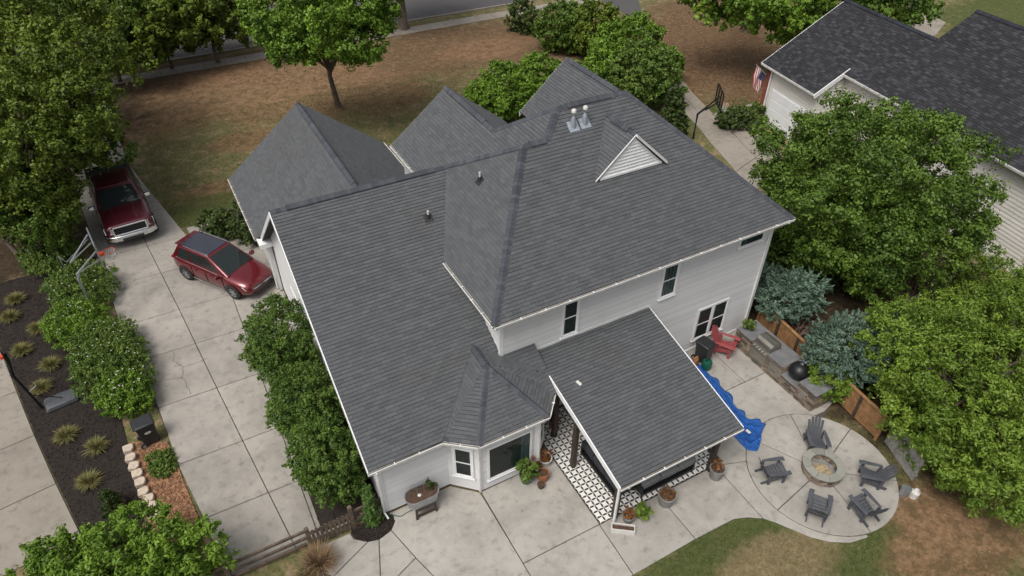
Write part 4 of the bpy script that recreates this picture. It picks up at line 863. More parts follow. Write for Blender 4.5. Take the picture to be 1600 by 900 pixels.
for i, (px, py, z, s, lab) in enumerate(((150, 25, 4.5, 3.2, 'dark green roadside tree behind the yellow-tipped one'), (240, 15, 4.2, 3.0, 'rounded yellow-green roadside tree beyond the sidewalk'), (320, 20, 3.6, 2.6, 'low spreading roadside tree at the verge by the road bend'), (190, 60, 3.4, 2.2, 'short dense tree at the mouth of the driveway'))):
    p = Vector(A3(px, py, z)); tree('roadside_tree', lab, TR, (p.x, p.y, -.05), z-1.5, .17, [(tuple(p), (s, s, s*.75)), ((p.x+s*.6, p.y+.4, z-.8), (s*.6, s*.6, s*.5)), ((p.x-s*.6, p.y-.4, z-.6), (s*.6, s*.6, s*.5))], 170, 18000, .75, .17, ('maple leaf', 'oak leaf', 'oak leaf', 'oak leaf')[i], 'trees by the street', nlimb=10)
# front lawn trees
tree('lawn_tree', 'bright green tree on a forked grey trunk in the front lawn', TR, (10.6, 43.5, -.05), 4.2, .19, [(A3(515, 20, 7.2), (3.1, 3.1, 2.2)), (A3(450, 35, 6.6), (2.1, 2.1, 1.6)), (A3(575, 10, 7.0), (2.0, 2.0, 1.7)), (A3(455, 82, 5.2), (1.2, 1.2, .8)), (A3(545, 60, 6), (1.6, 1.6, 1.0))], 330, 60000, .6, .115, 'bright leaf', None, nlimb=22, lean=(-.3, -.5), forks=1)
tree('street_tree', 'dark trunked tree rising from the sidewalk edge', TR, (20.0, 55.3, -.05), 5, .36, [((20, 54.5, 8.2), (3.2, 3.2, 2.2)), ((17.6, 54.6, 7.8), (2.6, 2.6, 1.9)), ((18.6, 55.2, 6.2), (1.5, 1.3, .8))], 150, 15000, .75, .2, 'bright leaf', None, nlimb=14)
p = at(1158, 48); tree('lawn_tree', 'bright tree with a slim pale trunk on the leaf-strewn lawn', TR, (p.x, p.y, -.05), 3.6, .16, [(A3(1180, -8, 5.6), (3.2, 3.2, 2.0)), (A3(1230, 5, 5.2), (2.6, 2.6, 1.8)), (A3(1120, -5, 5.4), (2, 2, 1.4)), (A3(1215, 30, 4.2), (1.5, 1.5, 1.2))], 200, 20000, .65, .18, 'bright leaf', None, nlimb=14)
p = at(1385, 30, 0); tree('yard_tree', 'green tree rising behind the charcoal roof', TR, (p.x+1, p.y+2, -.05), 3.4, .2, [(A3(1385, -8, 4.6), (3.2, 3.2, 2.2)), (A3(1330, -10, 4.6), (2.6, 2.6, 2)), (A3(1420, 22, 3.0), (1.2, 1.2, 1.0))], 150, 14000, .7, .19, 'maple leaf')
# near shrub tree at the bottom left
tree('cherry_laurel', 'glossy bright green tree crown beside the picket fence', TR, (-4.6, 14.0, -.05), .7, .09, [(A3(150, 880, 1.6), (1.3, 1.1, .85)), (A3(215, 850, 1.5), (1.1, .9, .8)), (A3(285, 870, 1.5), (1.1, .8, .75)), (A3(70, 895, 1.4), (1.0, .8, .7)), (A3(200, 905, 1.7), (1.7, .9, .9)), (A3(350, 882, 1.2), (.32, .25, .2)), (A3(360, 868, 1.3), (.16, .12, .1)), (A3(300, 848, 1.5), (.25, .2, .2))], 300, 40000, .3, .056, 'bright leaf', nlimb=30, forks=3, elong=2.2, shell=.3)
# shrubs
def shrub(name, label, px, py, z, rx_, ry_, rz_, mat, nl, leaf=.075, crad=.3, group=None, base=None, shell=.45, elong=1.6, up_=.35, cl=None):
    p = Vector(A3(px, py, z)); q = (p.x, p.y, -.05)
    bl = [(tuple(p), (rx_, ry_, rz_)), ((p.x+rx_*.35, p.y-ry_*.3, z*.7), (rx_*.7, ry_*.7, rz_*.7)), ((p.x-rx_*.35, p.y+ry_*.3, z*.75), (rx_*.7, ry_*.7, rz_*.75))]
    return tree(name, label, 'shrub', q, z*.7, .05, bl, cl or max(60, nl//60), nl, crad, leaf, mat, group, shell, 8, forks=2, elong=elong, up_=up_)
gs = 'tall shrubs against the garage wall'
shrub('holly_shrub', 'tall holly shrub by the red car, farthest from the picket fence', 442, 535, 1.9, 1.25, 1.9, 1.55, 'holly leaf', 40000, .05, .16, gs, cl=620)
shrub('holly_shrub', 'middle holly shrub in the row of three against the house', 478, 632, 1.7, 1.12, 1.4, 1.4, 'holly leaf', 32000, .05, .16, gs, cl=560)
shrub('holly_shrub', 'holly shrub beside the picket fence and downspout corner', 510, 715, 1.6, .98, 1.4, 1.3, 'holly leaf', 33000, .05, .16, gs, cl=560)
hg = 'hedge along the driveway'
for px, py, lab, m_, s in ((75, 395, 'hedge shrub under the olive tree at the end of the hedge', 'hedge leaf', 1.15), (125, 445, 'hedge shrub around the grey basketball post', 'hedge leaf', 1.3), (118, 505, 'bright hedge shrub beside the wheeled basketball base', 'bright leaf', 1.15), (165, 540, 'flowering hedge shrub between the basketball post and the bin', 'hedge leaf', 1.25), (172, 575, 'hedge shrub dotted with white blossom next to the bin', 'hedge leaf', 1.3), (192, 612, 'rounded hedge end right behind the black bin', 'bright leaf', .85)):
    s_ = shrub('hedge_shrub', lab, px, py, .62, s*1.02, s*1.3, .52, m_, 21000, .045, .12, hg, cl=520)
    q = Vector(A3(px, py, .62)); b = MB()
    for k in range(26):
        a = rnd.uniform(0, 6.28); e = rnd.uniform(.2, 1.4); c = q+Vector((math.cos(a)*math.cos(e)*s*1.05, math.sin(a)*math.cos(e)*s*1.3, math.sin(e)*.66))
        for j in range(5): an = j*1.257; b.face([c, c+Vector((math.cos(an)*.028, math.sin(an)*.028, .012)), c+Vector((math.cos(an+.7)*.028, math.sin(an+.7)*.028, .012))])
    b.build('blossom', 'flower', s_, kind='stuff')
for px, py, z, s, lab, m_, nl in ((885, 40, 1.9, 2.0, 'leafy shrub at the street corner, first of the row by the side drive', 'maple leaf', 9000), (930, 45, 2.0, 2.1, 'second shrub of the row by the side drive, with yellowish tips', 'oak leaf', 9000), (985, 70, 2.2, 2.3, 'large clipped-looking shrub of the row along the side drive', 'bright leaf', 11000),
                             (1005, 115, 2.3, 2.1, 'tall shrub close behind the far gable by the side drive', 'hedge leaf', 11000), (1035, 95, 1.6, 1.2, 'narrow shrub leaning over the side drive edge', 'bright leaf', 4500), (950, 105, 2.0, 1.7, 'light shrub between the far gable and the drive row', 'bright leaf', 7000)):
    shrub('drive_shrub', lab, px, py, z, s, s, s*.8, m_, int(nl*1.7), .115, .5, 'shrubs along the side drive')
for px, py, s, lab in ((790, 140, 1.9, 'bright green bush in the gap behind the middle gable'), (845, 115, 1.5, 'bright bush touching the rake of the far gable'), (760, 160, 1.2, 'low bright bush behind the middle gable ridge')): shrub('bright_bush', lab, px, py, 2.0, s, s, s*.8, 'bright leaf', 15000, .11, .45, 'bushes in front of the house')
shrub('round_bush', 'small dark ball bush at the sidewalk with bare ground round it', 818, 25, 1.2, 1.0, 1.0, 1.2, 'yew needle', 5000, .12, .35)
shrub('small_evergreen', 'small dark evergreen ball beside the garage path', 342, 350, .7, .75, .75, .75, 'yew needle', 6000, .075, .2)
shrub('small_evergreen', 'loose dark shrub tucked under the garage eave', 384, 350, .9, .55, 1.0, .9, 'yew needle', 6000, .075, .22)
shrub('bed_shrub', 'low juniper shrub in the curved bed by the brick corner', 1150, 185, .5, 1.2, .8, .5, 'yew needle', 5000, .11, .3)
shrub('bed_shrub', 'sprawling shrub at the foot of the brick corner', 1180, 178, .5, .7, .6, .5, 'hedge leaf', 2500, .11, .3)
shrub('ground_ivy', 'low leafy ground cover patch between the blocks and the drive', 252, 722, .10, .42, .62, .08, 'hedge leaf', 6000, .045, .05, cl=160)
# conifers made of upward plumes
def conifer(name, label, px, py, z, rx_, ry_, rz_, mat, plumes, per, leaf=.05, spread=.6, group=None, cat='shrub', droop=0., shape='ell', ln=.4, base=None):
    p = Vector(A3(px, py, z)); q = (p.x, p.y, -.05) if base is None else base; t = thing(name, label, cat, q, 0, group); P_, N_, T_, X_ = [], [], [], []; tg = []
    for i in range(plumes):
        d = nr.normal(size=3); d /= np.linalg.norm(d); d[2] = abs(d[2])*1.0 if shape != 'ell' else d[2]; rr = rnd.uniform(.45, 1.)**.6
        if shape == 'cone':
            hgt = rnd.random()**1.3; a = rnd.uniform(0, 6.28); w_ = (1-hgt)**.8*rnd.uniform(.5, 1); c = np.array([p.x+math.cos(a)*w_*rx_, p.y+math.sin(a)*w_*ry_, hgt*rz_*2]); d = np.array([math.cos(a), math.sin(a), .3])
        else: c = np.array([p.x, p.y, z])+d*rr*np.array([rx_, ry_, rz_])
        ax = d*np.array([1, 1, .3])+np.array([0, 0, spread])+nr.normal(size=3)*.3; ax /= np.linalg.norm(ax); L0 = ln*rnd.uniform(.6, 1.3)
        s = nr.uniform(-.5, .5, per); side = nr.normal(size=(per, 3))*(.16*ln*(.6-s))[:, None]
        pos = c+ax*(s*L0)[:, None]+side; P_.append(pos); N_.append(nr.normal(size=(per, 3))+np.array([0, 0, .5])); X_.append(np.tile(ax, (per, 1))+side*2); T_.append(np.full(per, rnd.uniform(.05, .7))+nr.uniform(-.1, .3, per)); tg.append(c)
    limbs(q, z*.6, .05, [tg[k] for k in nr.choice(len(tg), min(10, len(tg)), replace=False)], t, 'twig', forks=2, name='stem')
    leaf_mesh('foliage', np.concatenate(P_), np.concatenate(N_), leaf, np.concatenate(T_), mat, t, 3.2, np.concatenate(X_)); return t
gj = 'junipers behind the grill counter'
conifer('juniper', 'big blue-green juniper overhanging the cedar fence', 1330, 545, 1.5, 1.9, 1.5, 1.1, 'juniper needle', 420, 60, .05, .5, gj, ln=.55)
conifer('juniper', 'blue-green juniper behind the far end of the counter', 1240, 462, 1.5, 1.7, 1.2, .9, 'juniper needle', 260, 55, .05, .4, gj, ln=.5)
conifer('juniper', 'small blue-green juniper tuft at the house corner', 1190, 440, 1.3, .9, .9, .7, 'juniper needle', 110, 50, .05, .4, gj, ln=.45)
conifer('juniper', 'low juniper reaching towards the satellite dish fence', 1400, 510, 1.3, 1.0, 1.0, .7, 'juniper needle', 120, 50, .05, .4, gj, ln=.5)
conifer('dwarf_conifer', 'slim green conifer in the round mulch bed by the downspout', 578, 790, .85, .27, .27, .85, 'conifer needle', 190, 45, .035, 1.5, None, shape='cone', ln=.35, base=(2.05, 12.95, -.02))
conifer('dwarf_conifer', 'small golden conifer at the end of the mulch bed', 172, 782, .45, .4, .4, .45, 'yew needle', 110, 40, .035, 1.2, None, shape='cone', ln=.25)
conifer('feathery_evergreen', 'feathery upright evergreen at the bend of the side drive', 1052, 178, 1.7, 1.1, 1.1, 1.6, 'yew needle', 200, 45, .09, .8, None, shape='cone', ln=.7)
# bare twiggy shrub and woodland scrub between the houses
for px, py, lab, n, mt in ((1245, 505, 'bare reddish-brown branching shrub above the cedar fence', 60, 'twig'), (1425, 480, 'grey thicket of bare twigs near the satellite dish', 90, 'twig'), (1440, 470, 'dry twig heap against the old fence', 60, 'bark')):
    q = at(px, py, .3); b = MB(); t = thing('bare_shrub', lab, 'shrub', (q.x, q.y, -.05))
    for k in range(n):
        a = rnd.uniform(0, 6.28); l_ = rnd.uniform(.5, 1.5); e = rnd.uniform(.2, 1.1); s = Vector((q.x+rnd.uniform(-.5, .5), q.y+rnd.uniform(-.5, .5), 0)); d = Vector((math.cos(a)*math.cos(e), math.sin(a)*math.cos(e), math.sin(e)))*l_
        b.path([s, s+d*.5+Vector((0, 0, .25)), s+d+Vector((rnd.uniform(-.2, .2), rnd.uniform(-.2, .2), .2))], [.022, .014, .004], 5)
    b.build('branches', mt, t)
for px, py, z, s, lab, m_ in ((1225, 395, .8, 1.5, 'dark undergrowth bush in the shade by the house corner', 'holly leaf'), (1260, 420, .7, 1.3, 'brownish undergrowth bush below the round tree', 'yew needle'), (1480, 490, 1.0, 1.3, 'lime shrub at the foot of the old fence', 'lime leaf'), (1560, 450, 1.4, 1.5, 'lime shrub reaching up the cream siding', 'lime leaf'), (1300, 590, .9, .8, 'lime sprig bush growing beside the counter end', 'lime leaf'), (1410, 575, 1.2, 1.2, 'mixed lime bush between juniper and broad tree', 'lime leaf')):
    shrub('garden_bush', lab, px, py, z, s, s, s*.75, m_, 13000, .055, .35, elong=2.)
# grass tufts and fescue
def tuft(name, label, p, n, ln, mat, spread=.5, group=None, w_=.012):
    b = MB(); p = Vector(p)
    for i in range(n):
        a = rnd.uniform(0, 6.28); e = rnd.uniform(.1, spread); l_ = ln*rnd.uniform(.6, 1.1); d = Vector((math.cos(a)*math.sin(e), math.sin(a)*math.sin(e), math.cos(e))); s_ = Vector((-math.sin(a), math.cos(a), 0))*w_
        r0 = p+Vector((math.cos(a), math.sin(a), 0))*rnd.uniform(0, .12*ln/.3); m_ = r0+d*l_*.6; t_ = r0+d*l_+Vector((math.cos(a), math.sin(a), -.6))*l_*.3*e
        tn = rnd.random(); b.face([r0-s_, r0+s_, m_+s_*.8, m_-s_*.8], tn); b.face([m_-s_*.8, m_+s_*.8, t_], tn)
    return one(name, b, mat, label, 'grass clump', group)
fes = (((105, 682), 'golden fescue tuft near the wheeled basketball base'), ((152, 700), 'fescue tuft beside the first edging blocks'), ((140, 755), 'olive fescue tuft next to the golden conifer'), ((80, 572), 'golden fescue tuft just behind the basketball pole'), ((65, 608), 'fescue tuft at the foot of the black basketball pole'), ((35, 550), 'bluish fescue tuft in line with the basketball arm'), ((60, 515), 'pale fescue tuft in the upper mulch bed'), ((15, 498), 'green fescue tuft at the neighbour drive edge'), ((25, 470), 'straw coloured fescue tuft by the tan litter'))
for (px, py), lab in fes: tuft('fescue_tuft', lab, at(px, py, .03), 480, .38, 'fescue', 1.2, 'fescue tufts in the mulch bed')
tuft('dry_grass', 'tall dry ornamental grass behind the picket fence end', at(500, 882, 0), 700, .7, 'straw', .9, None, .008)
tuft('dry_grass', 'short green-brown grass clump at the patio corner', at(480, 898, 0), 300, .35, 'blade', 1.1)
# mulch beds
def bed(name, poly, mat, n, z=-.01, size=.05):
    o = tag(MB().prism(poly, -.048, z).build(name, mat), kind='structure')
    xs = [p[0] for p in poly]; ys_ = [p[1] for p in poly]; q = poly if area(poly) > 0 else poly[::-1]; pts = []
    def inside(x, y):
        c = False; j = len(q)-1
        for i in range(len(q)):
            if (q[i][1] > y) != (q[j][1] > y) and x < (q[j][0]-q[i][0])*(y-q[i][1])/(q[j][1]-q[i][1])+q[i][0]: c = not c
            j = i
        return c
    b = MB()
    while len(pts) < n:
        x, y = rnd.uniform(min(xs), max(xs)), rnd.uniform(min(ys_), max(ys_))
        if inside(x, y): pts.append(1); b.box((x, y, z+rnd.uniform(.0, .025)), (size*rnd.uniform(.5, 1.8), size*rnd.uniform(.2, .5), .012), 0, rnd.random()**1.6, Matrix.Rotation(rnd.uniform(0, 6.28), 3, 'Z') @ Matrix.Rotation(rnd.uniform(-.7, .7), 3, 'X'))
    b.build('chips', mat, o, kind='stuff')
lb = [(nlx(y)+.06, y) for y in (16.7, 18, 20, 22, 24, 26, 28, 30, 32.6)]; rb = [A2(150, 400), A2(140, 470), A2(150, 540), A2(185, 640), A2(198, 690), A2(226, 800), A2(215, 840), A2(130, 850)]
bed('mulch_bed', lb+rb, 'mulch', 7000, size=.045)
bed('pine_straw_bed', [A2(205, 690), A2(225, 800), A2(250, 850), A2(318, 830), A2(277, 727), A2(262, 690)], 'redmulch', 2200, size=.06)
bed('round_mulch_bed', [(2.05+.7*math.cos(R(a)), 12.95+.6*math.sin(R(a))) for a in range(180, 361, 15)]+[(2.55, 13.1), (1.4, 13.1)], 'mulch', 700, .01, .05)
bed('garage_bed', [(.55, 13.4), (2.55, 13.4), (2.55, 22.8), (.6, 22.8)], 'mulch', 1200, .012, .05)
bed('front_bed', [A2(320, 345), A2(350, 372), A2(405, 375), A2(400, 330), A2(350, 325)], 'mulch', 400, -.01, .07)
bed('curved_bed', [A2(1120, 182), A2(1142, 198), A2(1170, 202), A2(1190, 195), A2(1190, 168), A2(1150, 172)], 'mulch', 500, -.01, .08)
# lawn blades in the back garden and leaf litter on the front lawn
def scatter_blades(name, n, region, mat, ln, keep, w_=.006):
    x = nr.uniform(region[0], region[1], n); y = nr.uniform(region[2], region[3], n); k = keep(x, y); x, y = x[k], y[k]; n = len(x)
    a = nr.uniform(0, 6.28, n); l_ = ln*nr.uniform(.5, 1.2, n); lean = nr.uniform(.2, 1.0, n); dx, dy = np.cos(a), np.sin(a)
    b0 = np.stack([x-dy*w_, y+dx*w_, np.full(n, -.05)], 1); b1 = np.stack([x+dy*w_, y-dx*w_, np.full(n, -.05)], 1); tp_ = np.stack([x+dx*l_*np.sin(lean), y+dy*l_*np.sin(lean), -.05+l_*np.cos(lean)], 1)
    v = np.stack([b0, b1, tp_], 1).reshape(-1, 3); me = bpy.data.meshes.new(name); me.vertices.add(3*n); me.vertices.foreach_set('co', v.astype(np.float32).ravel()); me.loops.add(3*n); me.loops.foreach_set('vertex_index', np.arange(3*n, dtype=np.int32))
    me.polygons.add(n); me.polygons.foreach_set('loop_start', np.arange(0, 3*n, 3, dtype=np.int32)); me.polygons.foreach_set('loop_total', np.full(n, 3, np.int32)); me.update(calc_edges=True)
    pt_ = .5+.25*np.sin(x*1.7+np.sin(y*1.3)*2)+.25*np.sin(y*2.3+x*.6); at_ = me.attributes.new('tone', 'FLOAT', 'FACE'); at_.data.foreach_set('value', np.clip(pt_*.7+nr.uniform(-.1, .4, n), 0, 1).astype(np.float32)); me.materials.append(M[mat]); o = link(bpy.data.objects.new(name, me)); return o
def keep_back(x, y):
    d = np.hypot(x-CX, y-CY); edge = (y < 7.5) & (d > 2.56) & ~((x > 12.3) & (x < 14.6) & (y > 7.6-(x-12.3)*1.05)); dirt = np.hypot((x-18.5)/3, (y-4.3)/1.6)
    return edge & (nr.random(len(x)) < np.clip(.25+.75*np.minimum(1, dirt-.4), .05, 1))
tag(scatter_blades('lawn_grass', 60000, (8.4, 21, 1.0, 7.6), 'blade', .06, keep_back, .008), 'short patchy grass of the back lawn', 'grass', kind='stuff')
tag(scatter_blades('front_grass', 60000, (-1.2, 24, 32.8, 46), 'blade', .08, lambda x, y: (x > -.6-(y-33)*.2) & ~((x > 1.8) & (x < 20) & (y < 32)), .015), 'short olive grass of the front lawn', 'grass', kind='stuff')
b = MB()
for k in range(8000):
    if k % 2: q = at(rnd.uniform(1010, 1190), rnd.uniform(10, 165), -.04)
    else: q = at(rnd.uniform(200, 900), rnd.uniform(38, 140), -.04)
    a = rnd.uniform(0, 6.28); s = rnd.uniform(.05, .11); b.face([q+Vector((math.cos(a+j*1.57)*s*(1 if j % 2 else .6), math.sin(a+j*1.57)*s*(1 if j % 2 else .6), rnd.uniform(0, .04))) for j in range(4)])
tag(b.build('leaf_litter', 'redmulch'), 'scattered brown fallen leaves on the lawns', 'leaves', kind='stuff')

# ------------------------------------------------------------------ vehicles (local x forward, y left, z up)
def loft(b, secs, close=True):
    n = len(secs[0]); vs = [p for s in secs for p in s]
    fs = [(i*n+k, i*n+(k+1) % n, (i+1)*n+(k+1) % n, (i+1)*n+k) for i in range(len(secs)-1) for k in range(n)]
    fs += [tuple(range(n-1, -1, -1)), tuple(range(len(vs)-n, len(vs)))]
    return b.poly(vs, fs)
def body_sec(x, w, zb, zs, zt, tw):
    """closed body section: sill, flank, shoulder, deck"""
    h = [(0, zb), (w*.86, zb), (w*.97, zb+.10), (w, zb+(zs-zb)*.45), (w*.985, zs-.10), (w*.94, zs), (tw, zt), (tw*.55, zt+.022), (0, zt+.03)]
    return [(x, y, z) for y, z in h]+[(x, -y, z) for y, z in h[-2:0:-1]]
def wheel(par, x, y, r, wd, spokes=6, sgn=1):
    b = MB(); n = 24; prof = [(.62*r, -.5), (.93*r, -.5), (r, -.32), (r, .32), (.93*r, .5), (.62*r, .5)]; vs = []
    for rr, t in prof:
        for i in range(n): a = 2*math.pi*i/n; vs.append((x+rr*math.cos(a), y+t*wd, r+rr*math.sin(a)))
    b.poly(vs, [(k*n+i, k*n+(i+1) % n, ((k+1) % 6)*n+(i+1) % n, ((k+1) % 6)*n+i) for k in range(6) for i in range(n)])
    wh = b.build('wheel', 'rubber', par, smooth=True, local=True)
    b = MB(); yo = y+sgn*wd*.40
    for i in range(n):
        a0, a1 = 2*math.pi*i/n, 2*math.pi*(i+1)/n
        b.poly([(x+q*r*math.cos(a), yo+sgn*o_, r+q*r*math.sin(a)) for a in (a0, a1) for q, o_ in ((.66, .02), (.58, .02), (.56, -.06))], [(0, 1, 4, 3), (1, 2, 5, 4)])
    for i in range(spokes):
        a = 2*math.pi*i/spokes; d = Vector((math.cos(a), 0, math.sin(a))); c = Vector((x, yo, r)); b.beam(c+d*.05*r, c+d*.6*r, r*.16, .03, (0, 1, 0))
    b.tube((x, yo-sgn*.02, r), (x, yo+sgn*.03, r), r*.16, r*.13, 12); b.build('rim', 'metal', wh, local=True)
    b = MB(); b.tube((x, y+sgn*wd*.2, r), (x, y+sgn*wd*.22, r), r*.6, r*.6, 20); b.build('brake_disc', 'black', wh, local=True)
def quad(b, p, off=.0):
    p = [Vector(q) for q in p]; n = (p[1]-p[0]).cross(p[2]-p[0]).normalized()*off; b.face([q+n for q in p]); return b
def panel(par, name, mat, pts, th=.012, smooth=False, bevel=0):
    p = [Vector(q) for q in pts]; n = (p[1]-p[0]).cross(p[-1]-p[0]).normalized(); k = len(p); b = MB()
    b.poly([q+n*th for q in p]+[q-n*.01 for q in p], [tuple(range(k)), tuple(range(2*k-1, k-1, -1))]+[(k+i, k+(i+1) % k, (i+1) % k, i) for i in range(k)]); return b.build(name, mat, par, local=True, bevel=bevel)
def mirror_y(pts): return [(x, -y, z) for x, y, z in pts][::-1]
def cabin(par, bot, top, paint, inset=.1, roof_name='roof', mats=('carglass',)*4, roofmat=None, pillar=None):
    """greenhouse from a belt outline (xr, xf, wr, wf, z) to a roof outline; glass panels as parts"""
    xr, xf, wr, wf, z0 = bot; Xr, Xf, Wr, Wf, z1 = top
    Bq = [(xr, -wr, z0), (xf, -wf, z0), (xf, wf, z0), (xr, wr, z0)]; T = [(Xr, -Wr, z1), (Xf, -Wf, z1), (Xf, Wf, z1), (Xr, Wr, z1)]
    b = MB(); b.poly(Bq+T, [(0, 1, 5, 4), (1, 2, 6, 5), (2, 3, 7, 6), (3, 0, 4, 7), (4, 5, 6, 7)]); b.build('cabin', paint, par, bevel=.07, seg=4, smooth=True, local=True)
    def mixp(a, c, t): return tuple(Vector(a).lerp(Vector(c), t))
    def win(q, i0, i1, j0, j1):  # q: bl, br, tr, tl
        def P(u, v): return mixp(mixp(q[0], q[1], u), mixp(q[3], q[2], u), v)
        return [P(i0, j0), P(i1, j0), P(i1, j1), P(i0, j1)]
    panel(par, 'windshield', 'carglass', win([Bq[1], Bq[2], T[2], T[1]], .06, .94, .04, .93)); panel(par, 'rear_window', 'carglass', win([Bq[3], Bq[0], T[0], T[3]], .1, .9, .25, .9))
    for q, f in (([Bq[0], Bq[1], T[1], T[0]], False), ([Bq[2], Bq[3], T[3], T[2]], True)):
        for a, c in pillar:
            if f: a, c = 1-c, 1-a
            panel(par, 'side_window', 'carglass', win(q, a, c, .10, .84))
    b = MB(); k = .93
    c = [(Xr+.06, -Wr*k), (Xf-.05, -Wf*k), (Xf+.0-.05, Wf*k), (Xr+.06, Wr*k)]; b.poly([(x, y, z1-.02) for x, y in c]+[(x*.98+.0, y*.9, z1+.035) for x, y in c], [(0, 1, 5, 4), (1, 2, 6, 5), (2, 3, 7, 6), (3, 0, 4, 7), (4, 5, 6, 7)])
    return b.build(roof_name, roofmat or paint, par, bevel=.02, seg=2, smooth=True, local=True)
def car_common(t, paint, L_, W, zb, wh, xw, mirror_mat, belt, xm):
    for x in xw:
        for s in (1, -1):
            b = MB(); n = 20; r = wh*1.17
            pts = [(x+r*math.cos(R(a)), s*(W/2+.004), max(zb, wh+r*math.sin(R(a)))) for a in range(-20, 201, 11)]; b.face(pts if s < 0 else pts[::-1]); b.build('wheel_arch', 'black', t, local=True)
            wheel(t, x, s*(W/2-.10), wh, .24, 6 if wh < .4 else 6, s)
    for s in (1, -1):
        b = MB(); b.box((xm, s*(W/2+.11), belt+.06), (.13, .24, .17)); mo = b.build('mirror', mirror_mat, t, bevel=.03, seg=2, smooth=True, local=True)
        for dx in (.12, -.88, -1.75):
            MB().beam((xm+dx, s*(W/2-.002), zb+.16), (xm+dx-.03, s*(W/2-.006), belt-.06), .012, .02, (0, 1, 0)).build('door_gap', 'black', t, local=True)
        for dx in (-.55, -1.5):
            b = MB(); b.box((xm+dx, s*(W/2+.012), belt-.14), (.2, .03, .035)); b.build('door_handle', 'chrome' if mirror_mat == 'chrome' else paint, t, bevel=.008, local=True)
# pickup
p0 = Vector((-2.86, 32.72, 0)); hd = Vector((.075, -1, 0)).normalized(); ang = math.atan2(hd.y, hd.x)
ctr = p0-hd*3.15
tk = thing('pickup_truck', 'maroon crew cab pickup with a chrome grille parked under the olive tree', 'pickup', (ctr.x, ctr.y, 0), ang)
tk.scale = (1.08, 1.13, 1.08); W = 2.04; b = MB(); hw = W/2
S = [body_sec(-2.88, hw*.94, .55, 1.26, 1.30, hw*.90), body_sec(-2.80, hw*.98, .48, 1.30, 1.34, hw*.93), body_sec(-1.0, hw, .42, 1.30, 1.35, hw*.93), body_sec(.9, hw, .42, 1.30, 1.36, hw*.92), body_sec(1.2, hw, .42, 1.28, 1.36, hw*.88), body_sec(2.1, hw*.99, .42, 1.24, 1.32, hw*.82), body_sec(2.55, hw*.97, .44, 1.18, 1.27, hw*.80), body_sec(2.76, hw*.93, .48, 1.10, 1.20, hw*.78), body_sec(2.84, hw*.88, .52, 1.04, 1.12, hw*.74)]
loft(b, S); o = b.build('body', 'truckpaint', tk, smooth=True, local=True); o.modifiers.new('sub', 'SUBSURF').levels = 1; o.modifiers['sub'].render_levels = 2
cabin(tk, (-1.18, 1.32, .93, .93, 1.32), (-1.02, .58, .76, .76, 1.95), 'truckpaint', pillar=((.05, .44), (.48, .84)))
# bed: open box behind the cab
b = MB(); b.span((-2.72, -.76, 1.378), (-1.12, .76, 1.388)); b.build('bed_liner', 'black', tk, local=True)
for s in (1, -1): MB().span((-2.86, s*.80, 1.33), (-1.05, s*.93, 1.44)).build('bed_rail', 'black', tk, local=True, bevel=.015)
MB().span((-2.88, -.9, 1.33), (-2.78, .9, 1.43)).build('tailgate', 'truckpaint', tk, local=True, bevel=.02); MB().span((-1.12, -.8, 1.37), (-1.04, .8, 1.45)).build('bed_rail', 'black', tk, local=True, bevel=.015)
for s in (1, -1):  # hood ridges
    b = MB(); b.poly([(1.40, s*.40, 1.36), (1.40, s*.48, 1.36), (2.60, s*.36, 1.27), (2.60, s*.42, 1.27), (1.40, s*.44, 1.405), (2.60, s*.39, 1.30)], [(0, 2, 5, 4), (1, 4, 5, 3), (0, 4, 1), (2, 3, 5)]); b.build('hood_ridge', 'truckpaint', tk, local=True)
b = MB(); b.box((2.79, 0, .95), (.13, 1.24, .40)); gr = b.build('grille', 'black', tk, local=True, bevel=.03)
for y0, z0_, y1, z1_ in ((-.64, 1.15, .64, 1.15), (-.64, .76, .64, .76)): MB().beam((2.85, y0, z0_), (2.85, y1, z1_), .07, .07).build('grille_bar', 'chrome', gr, local=True, bevel=.015)
for z in (.86, .96, 1.06): MB().beam((2.865, -.60, z), (2.865, .60, z), .02, .03).build('grille_bar', 'blackmetal', gr, local=True)
for y in (-.45, -.22, .22, .45): MB().beam((2.866, y, .78), (2.866, y, 1.08), .02, .02, (1, 0, 0)).build('grille_bar', 'blackmetal', gr, local=True)
for y in (-.65, .65): MB().beam((2.85, y, .74), (2.85, y, 1.17), .06, .07, (1, 0, 0)).build('grille_bar', 'chrome', gr, local=True)
b = MB(); pts = [(2.72, -1.0), (2.90, -.72), (2.96, -.35), (2.96, .35), (2.90, .72), (2.72, 1.0), (2.6, .99), (2.76, .6), (2.76, -.6), (2.6, -.99)]; b.prism(pts, .46, .72); b.build('bumper', 'chrome', tk, local=True, bevel=.03, seg=2, smooth=True)
MB().span((2.93, -.42, .48), (2.975, .42, .60)).build('air_intake', 'black', tk, local=True)
for s in (1, -1):
    b = MB(); b.poly([(2.56, s*1.0, 1.10), (2.86, s*.70, 1.14), (2.885, s*.69, .86), (2.72, s*.985, .84), (2.5, s*.93, 1.02), (2.7, s*.68, 1.06), (2.7, s*.68, .86), (2.55, s*.93, .84)], [(0, 1, 2, 3), (0, 4, 5, 1), (3, 2, 6, 7), (0, 3, 7, 4), (1, 5, 6, 2)]); b.build('headlight', 'lamp', tk, local=True, bevel=.012)
    MB().box((2.90, s*.62, .58), (.05, .16, .1)).build('fog_lamp', 'lamp', tk, local=True); MB().box((-2.84, s*.9, 1.08), (.1, .14, .36)).build('tail_lamp', 'tail', tk, local=True, bevel=.02)
car_common(tk, 'truckpaint', 5.8, W, .42, .41, (1.92, -1.78), 'chrome', 1.30, .98)
